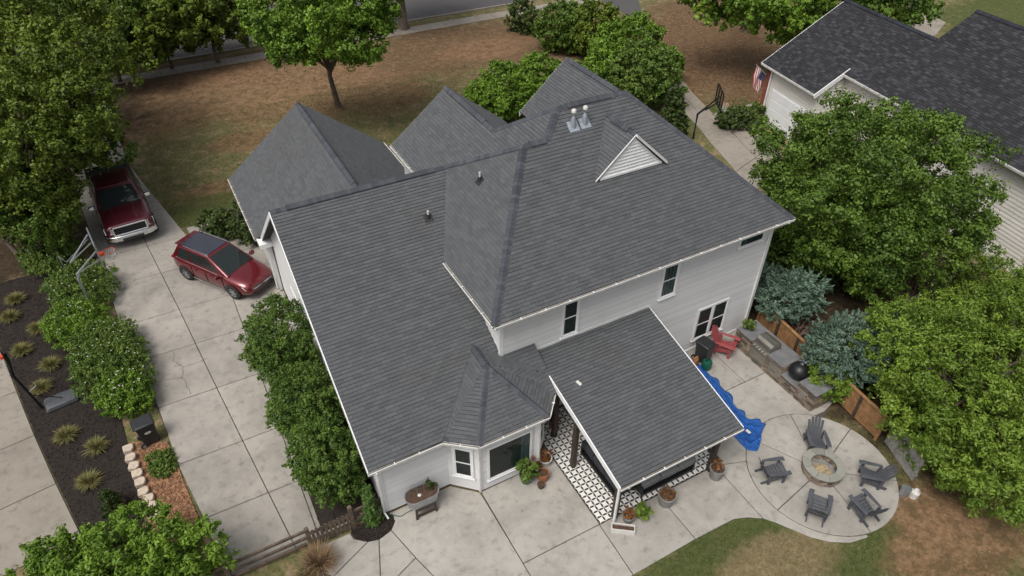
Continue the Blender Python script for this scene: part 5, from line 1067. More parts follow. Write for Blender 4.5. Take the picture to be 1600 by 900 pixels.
MB().beam((1.36, -.82, 1.365), (1.36, .82, 1.365), .1, .03).build('wiper_cowl', 'black', tk, local=True)
# crossover
d = Vector((1.62, -2.45, 0)).normalized(); lf = Vector((-d.y, d.x, 0)); ctr = (Vector((-1.0, 28.9, 0))+Vector((.62, 26.45, 0)))/2+lf*.80
sv = thing('crossover_car', 'glossy red crossover with a black glass roof nosed up to the house', 'car', (ctr.x, ctr.y, 0), math.atan2(d.y, d.x))
W = 1.88; hw = W/2; b = MB()
S = [body_sec(-2.34, hw*.74, .50, .95, 1.00, hw*.66), body_sec(-2.26, hw*.88, .40, 1.03, 1.08, hw*.76), body_sec(-1.95, hw*.97, .30, 1.07, 1.11, hw*.86), body_sec(-1.4, hw, .26, 1.06, 1.10, hw*.90), body_sec(-.4, hw*.99, .25, 1.02, 1.07, hw*.90), body_sec(.6, hw*.99, .25, .99, 1.05, hw*.89), body_sec(1.0, hw, .25, .97, 1.06, hw*.80), body_sec(1.5, hw*.99, .26, .92, 1.03, hw*.70), body_sec(1.9, hw*.955, .28, .86, .97, hw*.64), body_sec(2.15, hw*.88, .31, .79, .89, hw*.60), body_sec(2.29, hw*.77, .36, .70, .79, hw*.54), body_sec(2.37, hw*.62, .42, .60, .68, hw*.44)]
loft(b, S); o = b.build('body', 'suvpaint', sv, smooth=True, local=True); o.modifiers.new('sub', 'SUBSURF').levels = 2
cabin(sv, (-2.26, 1.22, .78, .82, 1.05), (-1.86, .02, .64, .66, 1.65), 'suvpaint', pillar=((.10, .36), (.39, .64), (.67, .88)), roof_name='glass_roof', roofmat='roofglass')
MB().box((-1.93, 0, 1.62), (.30, 1.16, .06)).build('spoiler', 'suvpaint', sv, local=True, bevel=.02)
for s in (1, -1):
    MB().path([(-1.6, s*.59, 1.665), (-1.5, s*.60, 1.70), (-.1, s*.62, 1.69), (.05, s*.62, 1.65)], .016, 6).build('roof_rail', 'chrome', sv, local=True)
    MB().beam((-1.95, s*(.815), 1.10), (.95, s*.90, 1.065), .02, .03).build('window_trim', 'chrome', sv, local=True)
    MB().beam((-.95, s*(hw+.006), .36), (.95, s*(hw+.006), .36), .03, .05).build('sill_trim', 'chrome', sv, local=True)
    b = MB(); b.poly([(1.98, s*.86, .80), (2.24, s*.58, .78), (2.31, s*.55, .69), (2.12, s*.83, .68), (1.9, s*.8, .8), (2.1, s*.5, .78), (2.1, s*.5, .69), (1.95, s*.78, .68)], [(0, 1, 2, 3), (0, 4, 5, 1), (3, 2, 6, 7), (0, 3, 7, 4), (1, 5, 6, 2)]); b.build('headlight', 'lamp', sv, local=True, bevel=.01)
    MB().beam((2.13, s*.82, .66), (2.36, s*.48, .64), .03, .035).build('chrome_wing', 'chrome', sv, local=True); MB().box((-2.24, s*.62, .98), (.12, .42, .11)).build('tail_lamp', 'tail', sv, local=True, bevel=.02)
MB().box((2.31, 0, .60), (.12, 1.0, .24)).build('grille', 'black', sv, local=True, bevel=.03); MB().beam((2.385, -.5, .66), (2.385, .5, .66), .03, .05).build('grille_bar', 'chrome', sv, local=True); MB().box((2.30, 0, .36), (.12, 1.2, .12)).build('air_intake', 'black', sv, local=True)
car_common(sv, 'suvpaint', 4.65, W, .26, .36, (1.42, -1.46), 'suvpaint', 1.0, .82)

# ------------------------------------------------------------------ basketball hoops
def rim(par, c, r=.225, mat='orange', net=True):
    c = Vector(c); b = MB(); b.path([c+Vector((math.cos(2*math.pi*i/18)*r, math.sin(2*math.pi*i/18)*r, 0)) for i in range(18)], .012, 6, closed=True); b.build('rim', mat, par)
    if net:
        b = MB(); k = 12
        for i in range(k):
            for sgn in (1, -1):
                pts = []
                for j in range(5): a = 2*math.pi*(i+sgn*j*.5)/k; q = r*(1-.10*j); pts.append(c+Vector((math.cos(a)*q, math.sin(a)*q, -.1*j)))
                b.path(pts, .009, 4)
        b.build('net', 'net', par)
# in-ground hoop by the drive: bent post, braced backboard
q = at(152, 492); q = Vector((-5.0, 28.2, 0)); h1 = thing('basketball_hoop', 'galvanised basketball hoop with clear board rising from the hedge', 'basketball hoop', (q.x, q.y, 0))
bc = at(150, 453, 2.6); face = Vector((1, .12, 0)).normalized(); sd_ = Vector((-face.y, face.x, 0)); b = MB(); b.path([q, q+Vector((0, 0, 1.9)), q+Vector((.1, 0, 2.2))], .06, 10); b.build('post', 'metal', h1)
bd = q+face*1.0+Vector((0, 0, 3.05)); b = MB()
for z in (-.32, .55):
    for s in (-1, 1): b.beam(q+Vector((0, 0, 2.2+(z+.3)*.7)), bd+Vector((0, 0, z))+sd_*s*.35, .045, .045)
b.build('brace', 'metal', h1); B0 = bd+face*.05; b = MB()
for z in (-.42, .62): b.beam(B0+sd_*-.76+Vector((0, 0, z)), B0+sd_*.76+Vector((0, 0, z)), .05, .05)
for s in (-.76, .76): b.beam(B0+sd_*s+Vector((0, 0, -.42)), B0+sd_*s+Vector((0, 0, .62)), .05, .05, (1, 0, 0))
b.build('board_frame', 'metal', h1); b = MB(); b.box(B0+Vector((0, 0, .1)), (.012, 1.48, 1.0), math.atan2(face.y, face.x)); b.build('backboard', 'acrylic', h1)
MB().box(B0+face*.1+Vector((0, 0, -.28)), (.18, .2, .12), math.atan2(face.y, face.x)).build('rim_bracket', 'orange', h1); rim(h1, B0+face*.42+Vector((0, 0, -.26)))
# slim bent lamp-like arm with a small box beside it
q = at(140, 455); t = thing('netting_pole', 'thin bent grey pole reaching over the hedge beside the hoop', 'pole', (q.x-.5, q.y+.2, 0)); q = Vector((q.x-.5, q.y+.2, 0))
e = at(137, 374, 2.2); MB().path([q, q+Vector((0, 0, 2.0)), Vector(at(104, 410, 2.5)), e], .028, 8).build('shaft', 'metal', t); MB().box(e+Vector((.12, 0, -.02)), (.3, .3, .12), .3).build('box', 'acrylic', t)
# portable black hoop by the neighbour's drive
q = at(68, 640); h2 = thing('basketball_hoop', 'portable black basketball hoop on a grey wheeled base in the mulch', 'basketball hoop', (q.x+.3, q.y, 0)); q = Vector((q.x, q.y, 0))
b = MB(); c = q+Vector((.62, .12, .1)); b.box(c, (1.15, .72, .2), .16, top=.86); b.build('base_tank', simple('grey base plastic', (.075, .08, .09), .6), h2, bevel=.05, seg=2, smooth=True)
top_ = at(46, 590, 1.75); top_ = q+Vector((-.25, .02, 2.0)); MB().path([q+Vector((0, 0, .08)), top_], .055, 8).build('post', 'blackmetal', h2); a2 = at(8, 552, 2.75)
for o_ in (0, .22): MB().beam(top_+Vector((0, 0, -o_)), Vector(a2)+Vector((0, 0, -o_)), .06, .06).build('arm', 'blackmetal', h2)
MB().path([q+Vector((.7, .1, .2)), q+Vector((-.02, 0, .8))], .018, 6).build('strut', 'blackmetal', h2); MB().path([q+Vector((-.12, .0, 1.0)), q+Vector((.2, .06, 1.15)), q+Vector((.22, .06, 1.32))], .02, 6).build('crank', 'metal', h2)
a2 = Vector(a2); B0 = a2+Vector((-.08, 0, .1)); b = MB(); b.box(B0, (.05, 1.12, .8), R(17)); b.build('backboard', 'blackmetal', h2); MB().box(B0+Vector((-.06, 0, -.2)), (.1, .2, .12)).build('rim_bracket', 'orange', h2); rim(h2, B0+Vector((-.34, 0, -.2)))
# far hoop
q = at(1083, 216); h3 = thing('basketball_hoop', 'dark basketball hoop with framed clear board at the side drive', 'basketball hoop', (q.x, q.y, 0)); q = Vector((q.x, q.y, 0)); face = Vector((.85, -.5, 0)).normalized(); sd_ = Vector((-face.y, face.x, 0))
MB().path([q, q+Vector((.0, 0, 1.6)), q+face*.5+Vector((0, 0, 2.1))], .07, 8).build('post', 'blackmetal', h3); B0 = q+face*1.1+Vector((0, 0, 2.5))
for z in (-.1, .25): MB().beam(q+face*.4+Vector((0, 0, 1.9+z*.4)), B0+Vector((0, 0, z)), .06, .06).build('arm', 'blackmetal', h3)
b = MB()
for z in (-.35, .7): b.beam(B0+sd_*-.8+Vector((0, 0, z)), B0+sd_*.8+Vector((0, 0, z)), .06, .06)
for s in (-.8, -.27, .27, .8): b.beam(B0+sd_*s+Vector((0, 0, -.35)), B0+sd_*s+Vector((0, 0, .7)), .05, .05, (1, 0, 0))
b.build('board_frame', 'blackmetal', h3); MB().box(B0+Vector((0, 0, .17)), (.012, 1.55, 1.0), math.atan2(face.y, face.x)).build('backboard', 'acrylic', h3); rim(h3, B0+face*.4+Vector((0, 0, -.2)), mat='orange')

# ------------------------------------------------------------------ bins, blocks, fences
def bin_(name, label, p, rz, mat='black', s=1., mark=True):
    t = thing(name, label, 'bin', p, rz); b = MB(); b.box((0, 0, .52*s), (.62*s, .56*s, .92*s), 0); b.v = [(x*(.82 if z < .3*s else 1), y*(.82 if z < .3*s else 1), z) for x, y, z in b.v]; b.build('tub', mat, t, bevel=.04, seg=2, local=True)
    b = MB(); b.box((.0, 0, 1.03*s), (.70*s, .62*s, .08*s), 0, top=.86); b.build('lid', mat, t, bevel=.03, seg=2, smooth=True, local=True); b = MB(); b.tube((-.36*s, -.26*s, 1.0*s), (-.36*s, .26*s, 1.0*s), .02, .02, 8); b.build('handle', mat, t, local=True)
    for sy in (-1, 1):
        b = MB(); b.tube((-.27*s, sy*.20*s, .12*s), (-.27*s, sy*.27*s, .12*s), .12*s, .12*s, 14); wq = b.build('wheel', 'rubber', t, local=True); MB().tube((-.27*s, sy*.268*s, .12*s), (-.27*s, sy*.276*s, .12*s), .06*s, .06*s, 10).build('hub', 'metal', wq, local=True)
    if mark:
        b = MB(); pts = []
        for i in range(14): a = 2*math.pi*i/14; pts.append((.005+.11*math.cos(a), 0, .06*math.sin(a)))
        b.poly([(x, -.2815-.0, .70+z) for x, y, z in pts]+[(x*.55, -.2815, .70+z*.4) for x, y, z in pts], [(i, (i+1) % 14, 14+(i+1) % 14, 14+i) for i in range(14)])
        b.v = [(x, -.262*1-.035*((z-.06)/.92), z) for x, y, z in b.v]; b.box((0, -.294, .70), (.09, .004, .02)); b.build('logo', 'net', t, local=True)
    return t
q = at(240, 690); bin_('wheeled_bin', 'black wheeled trash bin with a white logo beside the driveway', (q.x-.05, q.y+.12, -.03), R(8))
for i, (px, py) in enumerate(((200, 700), (204, 714), (209, 727), (214, 739), (219, 752), (224, 767), (232, 778), (236, 790), (241, 803))):
    q = at(px, py, .12); b = MB(); b.prism([(-.17, -.14), (.10, -.17), (.17, -.08), (.17, .08), (.10, .17), (-.17, .14)], 0, .18)
    if i == 0: m0 = b.build('edging_block', 'paver', None, bevel=.02, local=True); o = m0
    else: o = link(m0.copy())
    o.location = (q.x, q.y, -.02); o.rotation_euler = (rnd.uniform(-.04, .04), rnd.uniform(-.04, .04), R(rnd.uniform(-14, 10))); tag(o, 'pale tan edging block in the curved row between mulch and drive', 'edging block', 'edging blocks along the mulch bed')
# picket fence
pf = thing('picket_fence', 'weathered picket fence with split rails running from the drive to the house', 'fence', (0, 13.1, 0)); GY = 13.12
for x, h_ in ((.12, 1.0), (1.5, 1.15), (-2.3, 1.0)): MB().box((x, GY, h_/2-.03), (.14, .14, h_), .05, top=.9).build('post', 'greywood', pf, bevel=.015)
for i in range(9):
    x = .26+i*.137; MB().box((x, GY-.075+rnd.uniform(-.01, .01), .47+rnd.uniform(-.02, .02)), (.088, .022, .84), 0, None, Matrix.Rotation(rnd.uniform(-.03, .03), 3, 'Y')).build('picket', 'greywood', pf)
for z in (.28, .70): MB().beam((.12, GY-.04, z), (1.5, GY-.04, z+.02), .05, .09).build('rail', 'greywood', pf)
for z, z2 in ((.85, .82), (.5, .46), (.18, .14)): MB().beam((-3.2, GY+.02, z2), (.12, GY, z), .06, .10).build('rail', 'greywood', pf)
for z in (.35, .8): MB().beam((1.5, GY, z), (2.5, GY+.05, z), .05, .09).build('rail', 'greywood', pf)
# cedar fence behind the counter: separate boards between posts
cf = thing('cedar_fence', 'low warm cedar fence of horizontal boards behind the grill counter', 'fence', (19.5, 11, 0)); F0, F1 = Vector((19.72, 14.15, 0)), Vector((19.12, 7.55, 0)); nP = 6
for i in range(nP):
    a, c = F0.lerp(F1, i/nP), F0.lerp(F1, (i+1)/nP)
    for j in range(8): MB().beam(a+Vector((0, 0, .12+j*.135)), c+Vector((0, 0, .12+j*.135+rnd.uniform(-.006, .006))), .025, .126).build('board', 'cedar', cf)
for i in range(nP+1): q = F0.lerp(F1, i/nP); MB().box((q.x-.03, q.y, .58), (.1, .1, 1.2), .09).build('post', 'brownwood' if i not in (0, nP) else 'cedar', cf)
for i in range(nP): a, c = F0.lerp(F1, i/nP), F0.lerp(F1, (i+1)/nP); MB().beam(a+Vector((0, 0, 1.19)), c+Vector((0, 0, 1.19)), .13, .03).build('top_rail', 'cedar', cf)
gf = thing('grey_fence', 'silvery weathered board panel with a black horseshoe next to the buckets', 'fence', (19.2, 6.7, 0)); a, c = Vector((19.35, 7.35, 0)), Vector((18.75, 5.75, 0)); dd = (c-a)/9
for i in range(9): q = a+dd*(i+.5); MB().box((q.x, q.y, .55), (.025, dd.length*.96, 1.14+rnd.uniform(-.03, .03)), math.atan2(dd.y, dd.x)-math.pi/2).build('board', 'silver', gf)
for z in (.25, .85): MB().beam(a+Vector((.06, -.02, z)), c+Vector((.06, -.02, z)), .04, .09).build('rail', 'silver', gf)
q = a.lerp(c, .45)+Vector((-.04, .015, .85)); sdd = dd.normalized(); MB().path([q+sdd*math.cos(R(g_))*.09+Vector((0, 0, math.sin(R(g_))*.11)) for g_ in range(-60, 241, 30)], .018, 6).build('horseshoe', 'blackmetal', gf)
of = thing('old_fence', 'grey old paling fence collapsing near the satellite dish', 'fence', (29.2, 12.2, 0)); a, c = Vector(at(1485, 440)), Vector(at(1385, 520)); a.z = c.z = 0
for i in range(34): q = a.lerp(c, i/33); MB().box((q.x, q.y, .62), (.02, .11, 1.3+rnd.uniform(-.1, .1)), math.atan2((c-a).y, (c-a).x)-math.pi/2, None).build('paling', 'silver', of)
MB().beam(a+Vector((.05, .05, .9)), c+Vector((.05, .05, .9)), .04, .09).build('rail', 'silver', of)

# ------------------------------------------------------------------ fire pit and chairs
fpc = Vector((16.32, 7.52, 0)); ft = thing('fire_pit', 'round stone fire pit with a pale cap ring and sandy ash inside', 'fire pit', tuple(fpc)); 
def ringblock(par, name, mat, r0, r1, a0, a1, z0, z1, tone, g_=.008):
    b = MB(); n = 4; vs = []
    for z in (z0+g_/2, z1-g_/2):
        for r in (r0, r1):
            for i in range(n+1): a = a0+g_/r1+(a1-a0-2*g_/r1)*i/n; vs.append((fpc.x+r*math.cos(a), fpc.y+r*math.sin(a), z))
    m = n+1; fs = []
    for i in range(n): fs += [(2*m+i, 2*m+i+1, 3*m+i+1, 3*m+i)[::-1], (i, i+1, m+i+1, m+i), (m+i, m+i+1, 3*m+i+1, 3*m+i), (i, 2*m+i, 2*m+i+1, i+1)]
    fs += [(0, m, 3*m, 2*m), (n, 2*m+n, 3*m+n, m+n)]; b.poly(vs, fs, tone); return b.build(name, mat, par, bevel=.008)
for k in range(3):
    nB = 22
    for i in range(nB): a0 = 2*math.pi*(i+.5*k+rnd.uniform(-.12, .12))/nB; a1 = 2*math.pi*(i+1+.5*k)/nB; ringblock(ft, 'stone_block', 'stone', .46, .66+rnd.uniform(-.008, .012), a0, a1, .105*k, .105*(k+1), rnd.random())
for i in range(9): ringblock(ft, 'cap_stone', 'capstone', .42, .70, 2*math.pi*i/9, 2*math.pi*(i+1)/9, .318, .385, rnd.random(), .004)

MB().lathe([(.46, .0), (.46, .06), (.3, .07), (.1, .07), (0.0, .07)], tuple(fpc), 24).build('cinder_bed', 'concretepot', ft); MB().lathe([(.34, .05), (.33, .08), (.2, .11), (0, .12)], (fpc.x-.05, fpc.y-.05, 0), 20).build('ash_bed', 'ash', ft)
def adirondack(name, label, group=None, mat='chair'):
    """faces +x; seat slopes back; back of five fanned boards with a rounded top"""
    t = thing(name, label, 'chair', (0, 0, 0), 0, group)
    def P(nm, b, bev=.006): return b.build(nm, mat, t, bevel=bev, local=True)
    for s in (1, -1):
        P('side_rail', MB().beam((.36, s*.25, .34), (-.48, s*.25, .06), .03, .12)); P('front_leg', MB().box((.30, s*.285, .27), (.10, .035, .54))); 
        P('arm', MB().poly([(.46, s*.20, .55), (.46, s*.36, .55), (.30, s*.38, .55), (-.30, s*.34, .53), (-.30, s*.26, .53), (.28, s*.22, .55), (.46, s*.20, .575), (.46, s*.36, .575), (.30, s*.38, .575), (-.30, s*.34, .555), (-.30, s*.26, .555), (.28, s*.22, .575)], [(5, 4, 3, 2, 1, 0), (6, 7, 8, 9, 10, 11)]+[(i, (i+1) % 6, 6+(i+1) % 6, 6+i) for i in range(6)])); P('rear_leg', MB().beam((-.22, s*.29, .0), (-.27, s*.29, .54), .035, .09, (1, 0, 0)))
    for i in range(6): x = .36-i*.098; P('seat_slat', MB().box((x, 0, .41-(.36-x)*.33), (.086, .53, .022), 0, None, Matrix.Rotation(-.32, 3, 'Y')))
    bx, bz = -.17, .22; dr_ = Vector((-.50, 0, .87)).normalized()
    for i in range(5):
        y0, y1 = (i-2)*.088, (i-2)*.118; ln = .86-.05*abs(i-2)**1.7; p_ = Vector((bx, y0, bz)); q_ = Vector((bx, y1, bz))+dr_*ln; P('back_slat', MB().beam(p_, q_, .082, .02, (1, 0, .55)).__class__.beam(MB(), p_, q_, .092, .02, (1, 0, .57)))
    P('back_brace', MB().beam(Vector((bx-.04, -.26, bz))+dr_*.36, Vector((bx-.04, .26, bz))+dr_*.36, .06, .03)); P('back_brace', MB().beam(Vector((bx-.03, -.26, bz))+dr_*.02, Vector((bx-.03, .26, bz))+dr_*.02, .06, .03)); return t
c0 = adirondack('adirondack_chair', 'grey adirondack chair turned with its fanned back towards the counter', 'adirondack chairs round the fire pit'); kids = {c0: children(c0)}
def face_to(px, py, z, ang_off=0, tgt=fpc): q = at(px, py, z); d = Vector((tgt.x-q.x, tgt.y-q.y, 0)); return q, math.atan2(d.y, d.x)+ang_off
spec = ((1274, 690, None), (1207, 738, 'grey adirondack chair facing the pit from the patio cover side'), (1277, 795, 'grey adirondack chair whose back faces the lawn curve'), (1350, 795, 'grey adirondack chair between the buckets and the lawn edge'), (1362, 745, 'grey adirondack chair leaning towards the silvery fence panel'))
for i, (px, py, lab) in enumerate(spec):
    q, a = face_to(px, py, .25); o = c0 if i == 0 else copy_tree(c0, None, kids)
    o.location = (q.x, q.y, 0); o.rotation_euler = (0, 0, a)
    if lab: o['label'] = lab
rc = adirondack('adirondack_chair', 'faded red adirondack chair against the house wall by the double window', None, 'redplastic'); q = at(1128, 538, .2); rc.location = (17.35, 13.62, 0); rc.rotation_euler = (0, 0, R(-62)); rc.scale = (1.08, 1.12, 1.12)
# ------------------------------------------------------------------ grill counter
gc = thing('grill_counter', 'stone veneered outdoor kitchen counter with slate top and built-in grill', 'counter', (18.5, 11.7, 0)); gx0, gx1, gy0, gy1 = 18.02, 18.98, 9.62, 13.75
core = MB(); core.span((gx0+.03, gy0+.03, 0), (gx1-.0, 10.42, .86)); core.span((gx0+.03, 10.42, 0), (gx1, 11.22, .50)); core.span((gx0+.03, 11.22, 0), (gx1, gy1, .86)); core.build('core', 'stone', gc)
def veneer(a, c, z0, z1, n):
    a, c = Vector(a), Vector(c); d = (c-a); ln = d.length; d.normalize(); z = z0
    while z < z1-.02:
        h = min(rnd.choice((.055, .075, .10)), z1-z); s = 0
        while s < ln-.02:
            w_ = min(rnd.uniform(.14, .34), ln-s); m = a+d*(s+w_/2)+Vector((*n, 0))*rnd.uniform(.0, .018)
            MB().box((m.x, m.y, z+h/2), (w_-.008, .06, h-.008), math.atan2(d.y, d.x), rnd.random()).build('ledge_stone', 'stone', gc); s += w_
        z += h
veneer((gx0+.02, gy0, 0), (gx0+.02, 10.42, 0), 0, .85, (-1, 0)); veneer((gx0+.02, 10.42, 0), (gx0+.02, 11.22, 0), 0, .5, (-1, 0)); veneer((gx0+.02, 11.22, 0), (gx0+.02, 12.0, 0), 0, .85, (-1, 0)); veneer((gx0+.02, 12.9, 0), (gx0+.02, gy1, 0), 0, .85, (-1, 0)); veneer((gx0+.02, 12.0, 0), (gx0+.02, 12.9, 0), 0, .14, (-1, 0)); veneer((gx0+.02, gy0+.02, 0), (gx1, gy0+.02, 0), 0, .85, (0, -1))
for y0, y1, z in ((gy0-.06, 10.40, .86), (11.24, 12.02, .86), (12.88, gy1, .86), (10.42, 11.22, .50)): MB().span((gx0-.05, y0, z+.002), (gx1+.04, y1, z+.05)).build('counter_top', 'bluestone', gc, bevel=.008)
MB().span((gx1-.12, 12.02, .862), (gx1+.04, 12.88, .91)).build('counter_top', 'bluestone', gc, bevel=.008)
for y0, y1, z0, z1 in ((12.05, 12.85, .18, .66), (11.32, 11.85, .16, .66), (9.95, 10.3, .3, .6)): 
    dd = MB().span((gx0-.025, y0, z0), (gx0+.02, y1, z1)).build('access_door', 'steel', gc, bevel=.006); MB().beam((gx0-.05, y0+.12, z1-.08), (gx0-.05, y1-.12, z1-.08), .02, .02).build('handle', 'chrome', dd)
b = MB(); b.span((gx0-.03, 12.03, .70), (gx0+.75, 12.87, .90)); gg = b.build('grill_body', 'steel', gc, bevel=.01)
b = MB(); prof = [(.10, .90), (.12, 1.08), (.24, 1.17), (.50, 1.19), (.68, 1.10), (.70, .90)]; b.poly([(gx0+x, y, z) for y in (12.06, 12.84) for x, z in prof], [(0, 1, 2, 3, 4, 5), (11, 10, 9, 8, 7, 6)]+[(i, 6+i, 6+(i+1) % 6, (i+1) % 6) for i in range(6)]); b.build('grill_hood', 'steel', gc, bevel=.012)
MB().path([(gx0+.06, 12.14, 1.04), (gx0+.06, 12.76, 1.04)], .016, 8).build('hood_handle', 'chrome', gc)
for i in range(5): y = 12.15+.15*i; MB().tube((gx0-.075, y, .80), (gx0-.03, y, .80), .03, .032, 12).build('knob', 'chrome', gc)
# kettle grill standing in the notch
kg = thing('kettle_grill', 'black domed charcoal grill with a silver cover in the notch of the counter', 'grill', (18.5, 10.82, .55)); kc = (18.42, 10.82, .552)
MB().lathe([(.07, 0), (.26, .06), (.36, .2), (.39, .33), (.38, .35)], kc, 24).build('bowl', 'blackmetal', kg, smooth=True); MB().lathe([(.395, .33), (.39, .39), (.33, .53), (.19, .64), (.06, .68), (0, .68)], kc, 24).build('lid', 'blackmetal', kg, smooth=True)
MB().path([(18.34, 10.76, 1.20), (18.34, 10.80, 1.28), (18.44, 10.88, 1.28), (18.46, 10.9, 1.20)], .016, 6).build('handle', 'blackmetal', kg); MB().lathe([(.07, .67), (.07, .71), (.0, .71)], kc, 12).build('damper', 'metal', kg)
b = MB(); k = 14; gz = {}
for i in range(k):
    for j in range(6):
        x = 18.66+j*.075; y = 10.55+i*.045; gz[i, j] = (x, y, .93+.10*math.sin(i*.9+j)+.07*math.sin(j*2.1+i*1.7)+(.12 if j < 2 else 0)-.03*j)
for i in range(k-1):
    for j in range(5): b.face([gz[i, j], gz[i, j+1], gz[i+1, j+1], gz[i+1, j]][::-1])
o = one('grill_cover', b, simple('crumpled silver cover', (.42, .44, .50), .4, .4, .25, 10), 'crumpled silver grill cover pushed behind the black dome', 'cover', smooth=False); m_ = o.modifiers.new('s', 'SOLIDIFY'); m_.thickness = .02
t = thing('counter_plant', 'small dark potted plant on the far end of the counter', 'plant', (18.35, 13.5, .915)); MB().lathe([(.08, 0), (.10, .12), (.085, .12)], (18.35, 13.5, .915), 12).build('pot', 'black', t); pos, nm, tone, cc = crown_pts([((18.35, 13.5, 1.12), (.22, .22, .14))], 20, 500, .08); leaf_mesh('foliage', pos, nm, .06, tone, 'hedge leaf', t)
# ------------------------------------------------------------------ things along the house wall
bin_('trash_can', 'black lidded trash can under the double window', (16.25, 13.62, 0), R(-80), 'black', .95, False)
t = thing('plastic_drum', 'dark green round plastic drum in front of the trash can', 'container', (16.1, 13.22, 0)); MB().lathe([(.02, 0), (.18, .0), (.20, .08), (.20, .34), (.17, .40), (.06, .42), (.06, .46), (0, .46)], (16.1, 13.2, 0), 18).build('drum', simple('green plastic', (.008, .085, .055), .4), t, smooth=True); MB().path([(16.0, 13.2, .42), (16.02, 13.2, .52), (16.18, 13.2, .52), (16.2, 13.2, .42)], .015, 6).build('handle', 'black', t)
t = thing('paper_sack', 'brown paper sack slumped beside the green drum', 'bag', (15.75, 13.5, 0)); b = MB(); b.box((15.75, 13.5, .22), (.32, .24, .44), .3, top=.75); b.build('sack', simple('kraft paper', (.24, .12, .05), .85), t, bevel=.05, seg=2, smooth=True); MB().box((15.75, 13.5, .46), (.24, .04, .07), .3).build('folded_top', simple('orange print', (.45, .16, .05), .8), t)
# blue tarp bunched up along the edge of the patio cover
TA, TB = [at(1094, 568, .1), at(1112, 584, .2), at(1134, 605, .2), at(1154, 628, .25), at(1170, 645, .3), at(1192, 652, .3), at(1197, 664, .2)], [at(1084, 578, .0), at(1088, 596, .02), at(1106, 634, .02), at(1128, 665, .02), at(1150, 684, .02), at(1168, 699, .02), at(1184, 702, .02)]
b = MB(); n1, n2 = 70, 18; g_ = {}
def pl_(Q, s): s *= len(Q)-1; i = min(int(s), len(Q)-2); return Q[i].lerp(Q[i+1], s-i)
for i in range(n1+1):
    for j in range(n2+1):
        s, t_ = i/n1, j/n2; p = pl_(TA, s).lerp(pl_(TB, s), t_*1.08-.04); fold = 1-abs(math.sin(math.pi*(1.9*t_+.45*math.sin(6.5*s)+.9*s))); cross = (1-abs(math.sin(8.5*s+1.6*math.sin(4*t_))))**2
        z = .015+(.15*fold**1.5+.10*cross)*math.sin(math.pi*min(1, max(0, t_)))**.5*(.55+.5*s)+rnd.uniform(0, .008)
        if j in (0, n2): z = .01+.03*cross
        g_[i, j] = (p.x+.05*math.sin(9*s+3*t_)+(.10*math.sin(i*.5) if j == 0 else 0), p.y+.05*math.sin(5*t_+7*s), max(.006, z))
for i in range(n1):
    for j in range(n2): b.face([g_[i, j], g_[i+1, j], g_[i+1, j+1], g_[i, j+1]])
o = one('blue_tarp', b, 'tarp', 'crumpled bright blue tarpaulin lying along the patio cover edge', 'tarp', smooth=True); m_ = o.modifiers.new('s', 'SOLIDIFY'); m_.thickness = .008; m_.offset = 1
b = MB().beam(at(1166, 672, .3), at(1172, 677, .3), .10, .04); one('pale_block', b, 'whitepot', 'small pale block holding down the blue tarpaulin', 'block')
# ------------------------------------------------------------------ pots and planters
def pot(name, label, x, y, r, h, mat, soil='soil', plant=None, rim_=True, z=0.):
    t = thing(name, label, 'pot', (x, y, z)); prof = [(r*.72, 0), (r*.92, h*.8), (r*.98, h*.82), (r, h), (r*.86, h), (r*.84, h*.86)]
    MB().lathe(prof, (x, y, z), 22).build('pot', mat, t, smooth=True); MB().lathe([(r*.85, h*.80), (r*.85, h*.88), (r*.4, h*.93), (0, h*.93)], (x, y, z), 18).build('soil', soil, t)
    if plant:
        mt, n, hh, lf_, rr = plant; pos, nm, tone, cc = crown_pts([((x, y, z+h+hh*.45), (rr, rr, hh*.5))], 24, n, hh*.28, .2); b = MB()
        for k in range(7): b.path([(x, y, z+h*.85), tuple((Vector((x, y, z+h))+Vector(cc[k]))/2), tuple(cc[k])], [.012, .008, .003], 5)
        b.build('stems', 'twig', t); leaf_mesh('foliage', pos, nm, lf_, tone, mt, t, 1.8)
    return t
pot('green_pot', 'green glazed pot with a leafy plant below the picture window', 7.2, 12.02, .25, .36, 'greenglaze', 'soil', ('hedge leaf', 1500, .55, .07, .3))
pot('white_pot', 'white speckled bowl with dry brown stems next to the patio tiles', 8.12, 12.35, .26, .30, 'whitepot', 'soil', ('red leaf', 350, .3, .05, .2))
pot('terracotta_pot', 'stacked orange terracotta pot beside the green pot', 7.72, 11.78, .2, .40, 'terracotta'); pot('small_brown_pot', 'small dark brown pot at the foot of the terracotta one', 7.5, 11.55, .13, .18, 'soil'); pot('brown_pot', 'brown pot with withered plant squeezed against the wall', 7.62, 12.15, .18, .36, 'brownwood', 'soil', ('red leaf', 250, .4, .05, .18))
pot('grey_planter', 'large grey planter of brown soil in front of the patio cover', 10.82, 9.08, .31, .48, 'concretepot', 'soil', ('red leaf', 120, .12, .05, .22)); pot('grey_planter', 'grey planter with a bare twig by the outer patio post', 12.95, 9.08, .27, .5, 'concretepot', 'soil', ('red leaf', 70, .4, .06, .15))
pot('twig_pot', 'grey pot of dry twigs at the corner post', 9.35, 9.15, .22, .3, 'concretepot', 'soil', ('red leaf', 200, .25, .05, .18)); pot('leafy_pot', 'low pot with variegated yellow-green leaves at the corner post', 9.82, 9.0, .17, .2, 'concretepot', 'soil', ('lime leaf', 900, .25, .07, .22))
t = thing('planter_box', 'narrow white window box planter lying near the corner post', 'planter', (8.95, 8.92, 0)); q = Vector((8.98, 8.92, 0)); rz = R(-36)
